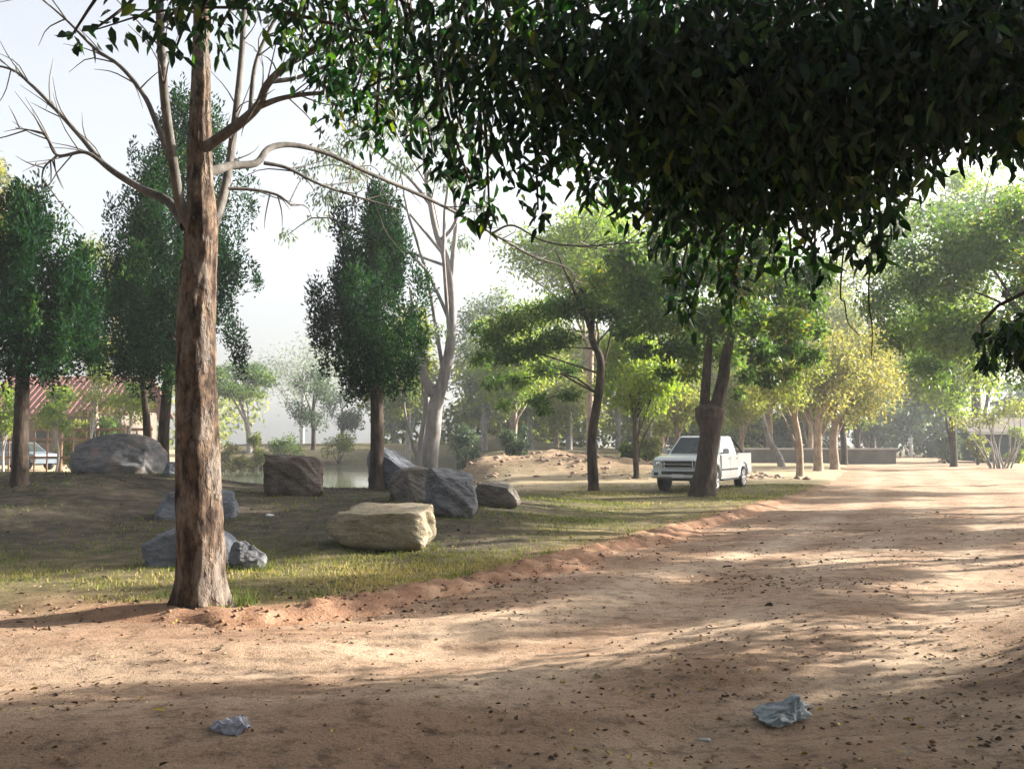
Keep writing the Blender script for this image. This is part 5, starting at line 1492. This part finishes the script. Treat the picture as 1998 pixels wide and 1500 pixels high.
M['paint_blue'] = mat_plain('pale_blue_paint', (0.13, 0.165, 0.21), 0.35, 0.5, 0.2, 0.03, 2.0, 0.4)
CA = thing('parked_car', 'pale blue small car parked behind the wooden fence at far left', 'car', (-25.6, 52.0, top_h(-25.6, 52) - 0.02), R(68))
prof = [(-1.85, 0.35), (-1.9, 0.6), (-1.78, 0.82), (-1.05, 0.92), (1.75, 0.95), (1.9, 0.75), (1.88, 0.38)] + arc(1.25, 0.36, 0.38) + [(0.85, 0.28), (-0.8, 0.28)] + arc(-1.2, 0.36, 0.38)
profile_body('body', prof, 0.80, M['paint_blue'], CA, None, 0.05)
profile_body('cabin', [(-1.05, 0.9), (-0.35, 1.42), (0.95, 1.45), (1.65, 0.92)], 0.74, M['paint_blue'], CA, lambda y, z: 1 - 0.16 * max(0, (z - 0.9) / 0.55), 0.04)
quad_panel('windscreen', [(-0.64, -1.0, 0.955), (0.64, -1.0, 0.955), (0.54, -0.41, 1.395), (-0.54, -0.41, 1.395)], M['glass'], CA)
for sx in (-1, 1):
    for pts in ([(-0.78, 0.98), (0.2, 0.98), (0.2, 1.38), (-0.3, 1.36)], [(0.28, 0.98), (1.4, 0.98), (0.95, 1.38), (0.28, 1.38)]):
        q = [(sx * (0.74 * (1 - 0.16 * (z - 0.9) / 0.55) + 0.006), y, z) for y, z in pts]
        quad_panel('side_window', q if sx > 0 else q[::-1], M['glass'], CA, 0.02)
    box('headlight', (sx * 0.58, -1.84, 0.68), (0.3, 0.08, 0.14), M['lamp'], CA, 0.02)
    for y in (-1.2, 1.25):
        wheel_parts(CA, sx * 0.70, y, 0.30, 0.2, sx)

SB = 'thin light green saplings by the wooden fence'
px_tree('sapling', 'light green sapling left of the fence middle, in front of the red roof', 112, 44, 735, 850, 44, (M['leaf_bright'], M['bark_gum']), 201, 1900, (0.17, 0.08), 16, trunk_r=0.05, group=SB)
px_tree('sapling', 'yellow green sapling at the right end of the fence, above the domed boulder', 252, 43, 735, 845, 48, (M['leaf_bright'], M['bark_gum']), 202, 1900, (0.17, 0.08), 16, trunk_r=0.05, group=SB)
px_tree('sapling', 'thin brownish sapling near the fence middle, partly hiding the red roof', 178, 46, 690, 830, 50, (M['leaf_khaki'], M['bark_gum']), 203, 1500, (0.17, 0.08), 14, trunk_r=0.05, group=SB)
px_tree('sapling', 'bright green sapling at the far left edge beside the leftmost conifer trunk', 8, 38, 735, 865, 40, (M['leaf_bright'], M['bark_gum']), 204, 1800, (0.16, 0.07), 14, trunk_r=0.05, group=SB)

# low bushes on the far bank
def bush(label, px, d, top, hw, mat, seed, n=1500, leaf=(0.2, 0.09), group='low bushes on the far side of the pond'):
    g = rng(seed)
    b = ground_pt(px, d); k = d / FPX
    h = max(0.4, P(px, top, d)[2] - b[2])
    t = thing('bush', label, 'bush', b, 0, group)
    cl = clump_crown(g, (0, 0, h * 0.5), (hw * k, hw * k * 0.7, h * 0.55), 12, 0.36 * min(hw * k, h), 0.8)
    parts = [limb_to(g, np.array([g.normal() * 0.05, g.normal() * 0.05, -0.05]), np.array(c[:3]), 0.03, 0.008) for c in cl[:7]]
    wood('stem', parts, M['bark_brown'], t)
    pos, ax, nr, idx, r = clump_leaves(g, cl, n, droop=0.1, outward=0.5)
    pos[:, 2] = np.maximum(pos[:, 2], 0.03)
    link('crown', leaf_mesh('crown', pos, ax, nr, leaf[0], leaf[1], g.random(n)), mat, t)
bush('yellowish bush across the water just right of the thick near trunk', 452, 63, 868, 36, M['leaf_yellow'], 211)
bush('pale bush on the far bank under the flat topped tree', 508, 66, 835, 26, M['leaf_khaki'], 212)
bush('low green bush on the far bank left of the dark brown block', 560, 78, 850, 40, M['leaf_mid'], 213)
bush('pale green bush on the far bank left of the lone conifer trunk', 660, 76, 835, 38, M['leaf_khaki'], 214)
bush('dark bush on the red spoil bank below the glowing tree', 1232, 52, 862, 26, M['leaf_mid'], 215)
bush('grey green bush at the left end of the red spoil bank', 905, 56, 828, 34, M['leaf_blue'], 216)
bush('grey green bush on top of the red spoil bank', 1010, 57, 830, 40, M['leaf_blue'], 217)
for lab, px, d, tp, hw, mt, sd in (('grey green bush before the left end of the low shed', 1850, 70, 838, 30, 'leaf_blue', 221), ('khaki bush before the low shed, beside the pale shrub', 1905, 66, 846, 26, 'leaf_khaki', 222), ('yellow green bush before the right end of the low shed', 1985, 68, 832, 34, 'leaf_bright', 223)):
    bush(lab, px, d, tp, hw, M[mt], sd, 1800, group='bushes before the low shed')
bush('brownish bush behind the fence, below the red roof', 150, 50, 800, 52, M['leaf_khaki'], 224, 2400, group='bushes along the wooden fence')
bush('green bush behind the fence, right of the parked car', 215, 50, 815, 44, M['leaf_mid'], 225, 2000, group='bushes along the wooden fence')
bush('khaki bush left of the pickup bonnet', 1262, 56, 850, 34, M['leaf_khaki'], 218)

# ------------------------------------------------------------------ right background: low wall, shed, posts, leaning trunk
M['concrete'] = mat_plain('grey_concrete', (0.14, 0.135, 0.135), 0.9, 0.15, 0, 0.2, 1.5)
M['concrete_pale'] = mat_plain('pale_coping', (0.40, 0.385, 0.37), 0.85, 0.2, 0, 0.1, 1.5)
WA = thing('low_wall', 'long low grey wall with a pale coping behind the pickup', 'wall', (20.4, 70, top_h(20, 70)))
box('wall_body', (0, 0, 0.40), (13.0, 0.25, 1.0), M['concrete'], WA)
box('coping', (0, 0, 0.96), (13.2, 0.40, 0.12), M['concrete_pale'], WA, 0.02)
LT = thing('leaning_trunk', 'bluish grey bare trunk leaning behind the pickup tail', 'tree trunk', (*ground_pt(1515, 60)[:2], ground_pt(1515, 60)[2]))
V, Q, T = tube([(0.3, 0, -0.1), (0.1, 0, 0.6), (-0.45, 0, 1.6), (-0.75, 0, 2.7), (-0.8, 0, 3.2)], [0.26, 0.22, 0.18, 0.13, 0.06], n=24, seg=12, rough=0.08, seed=5)
link('trunk', np_mesh('trunk', V, [Q, T], True), M['bark_gum'], LT)

M['shed_wall'] = mat_plain('dark_blue_board', (0.030, 0.046, 0.060), 0.8, 0.2, 0, 0.25, 1.5)
M['shed_roof'] = mat_plain('dusty_red_roof', (0.105, 0.085, 0.082), 0.8, 0.2, 0, 0.2, 1.5)
M['white_trim'] = mat_plain('white_fascia', (0.42, 0.42, 0.41), 0.7, 0.3, 0, 0.06, 2)
SH = thing('low_shed', 'low dark blue shed with dusty red roof and white fascia at far right', 'shed', (39.0, 74, top_h(39, 74)))
box('wall', (0, 1.5, 1.05), (10.0, 3.6, 2.1), M['shed_wall'], SH)
quad_panel('roof', [(-5.4, -1.0, 2.12), (5.4, -1.0, 2.12), (5.4, 3.8, 3.3), (-5.4, 3.8, 3.3)], M['shed_roof'], SH, 0.1)
box('fascia', (0, -1.06, 2.06), (10.9, 0.06, 0.2), M['white_trim'], SH)
for x in (-5.0, -2.5, 0.0, 2.5, 5.0):
    box('post', (x, -0.9, 0.98), (0.09, 0.09, 2.0), M['white_trim'], SH)
b = ground_pt(1776, 92)
PO = thing('white_post', 'white post standing at the far end of the road', 'post', b)
box('shaft', (0, 0, 0.85), (0.22, 0.22, 1.9), M['white_trim'], PO, 0.02)
box('cap', (0, 0, 1.84), (0.32, 0.32, 0.1), M['white_trim'], PO, 0.02)

# far wood behind everything
def far_wood(name, label, x0, x1, y0, y1, hgt, n, seed, mat, leaf):
    g = rng(seed)
    cl = []
    for q in range(90):
        f = g.random(); x = x0 + (x1 - x0) * f; y = y0 + (y1 - y0) * f + g.uniform(-6, 8)
        h = hgt * g.uniform(0.35, 1.0); s = g.uniform(1.6, 3.2)
        cl.append((x, y, h * 0.5 * g.uniform(0.3, 1.5), s, s, s * 0.9))
    pos, ax, nr, idx, r = clump_leaves(g, cl, n, droop=0.3)
    pos[:, 2] = np.maximum(pos[:, 2], 0.2)
    me = leaf_mesh(name, pos, ax, nr, leaf, leaf * 0.5, g.random(n))
    tag(link(name, me, mat), label, 'woodland', None, 'stuff')
far_wood('far_woodland', 'bluish hazy mass of trees behind the far end of the road', 18, 95, 104, 96, 13, 24000, 221, M['leaf_blue'], 0.7)
far_wood('far_woodland', 'pale hazy mass of trees behind the red spoil bank', -14, 34, 100, 104, 17, 26000, 222, M['leaf_khaki'], 0.7)
far_wood('far_woodland', 'pale hazy mass of trees behind the red roofed house', -100, -32, 105, 120, 13, 8000, 223, M['leaf_khaki'], 0.75)

# ------------------------------------------------------------------ haze
bm = bmesh.new()
box_bm(bm, (0, 180, 9.0), (640, 500, 23.0))
m = bpy.data.materials.new('haze_air'); m.use_nodes = True
nt = m.node_tree; nt.nodes.clear()
out = nt.nodes.new('ShaderNodeOutputMaterial')
pv = nt.nodes.new('ShaderNodeVolumePrincipled')
pv.inputs['Color'].default_value = (0.86, 0.92, 1.0, 1)
pv.inputs['Density'].default_value = 0.00075
pv.inputs['Anisotropy'].default_value = 0.3
nt.links.new(pv.outputs[0], out.inputs['Volume'])
hz = link('haze', bm_mesh('haze', bm), m)
tag(hz, 'thin pale morning haze filling the air', None, None, 'stuff')
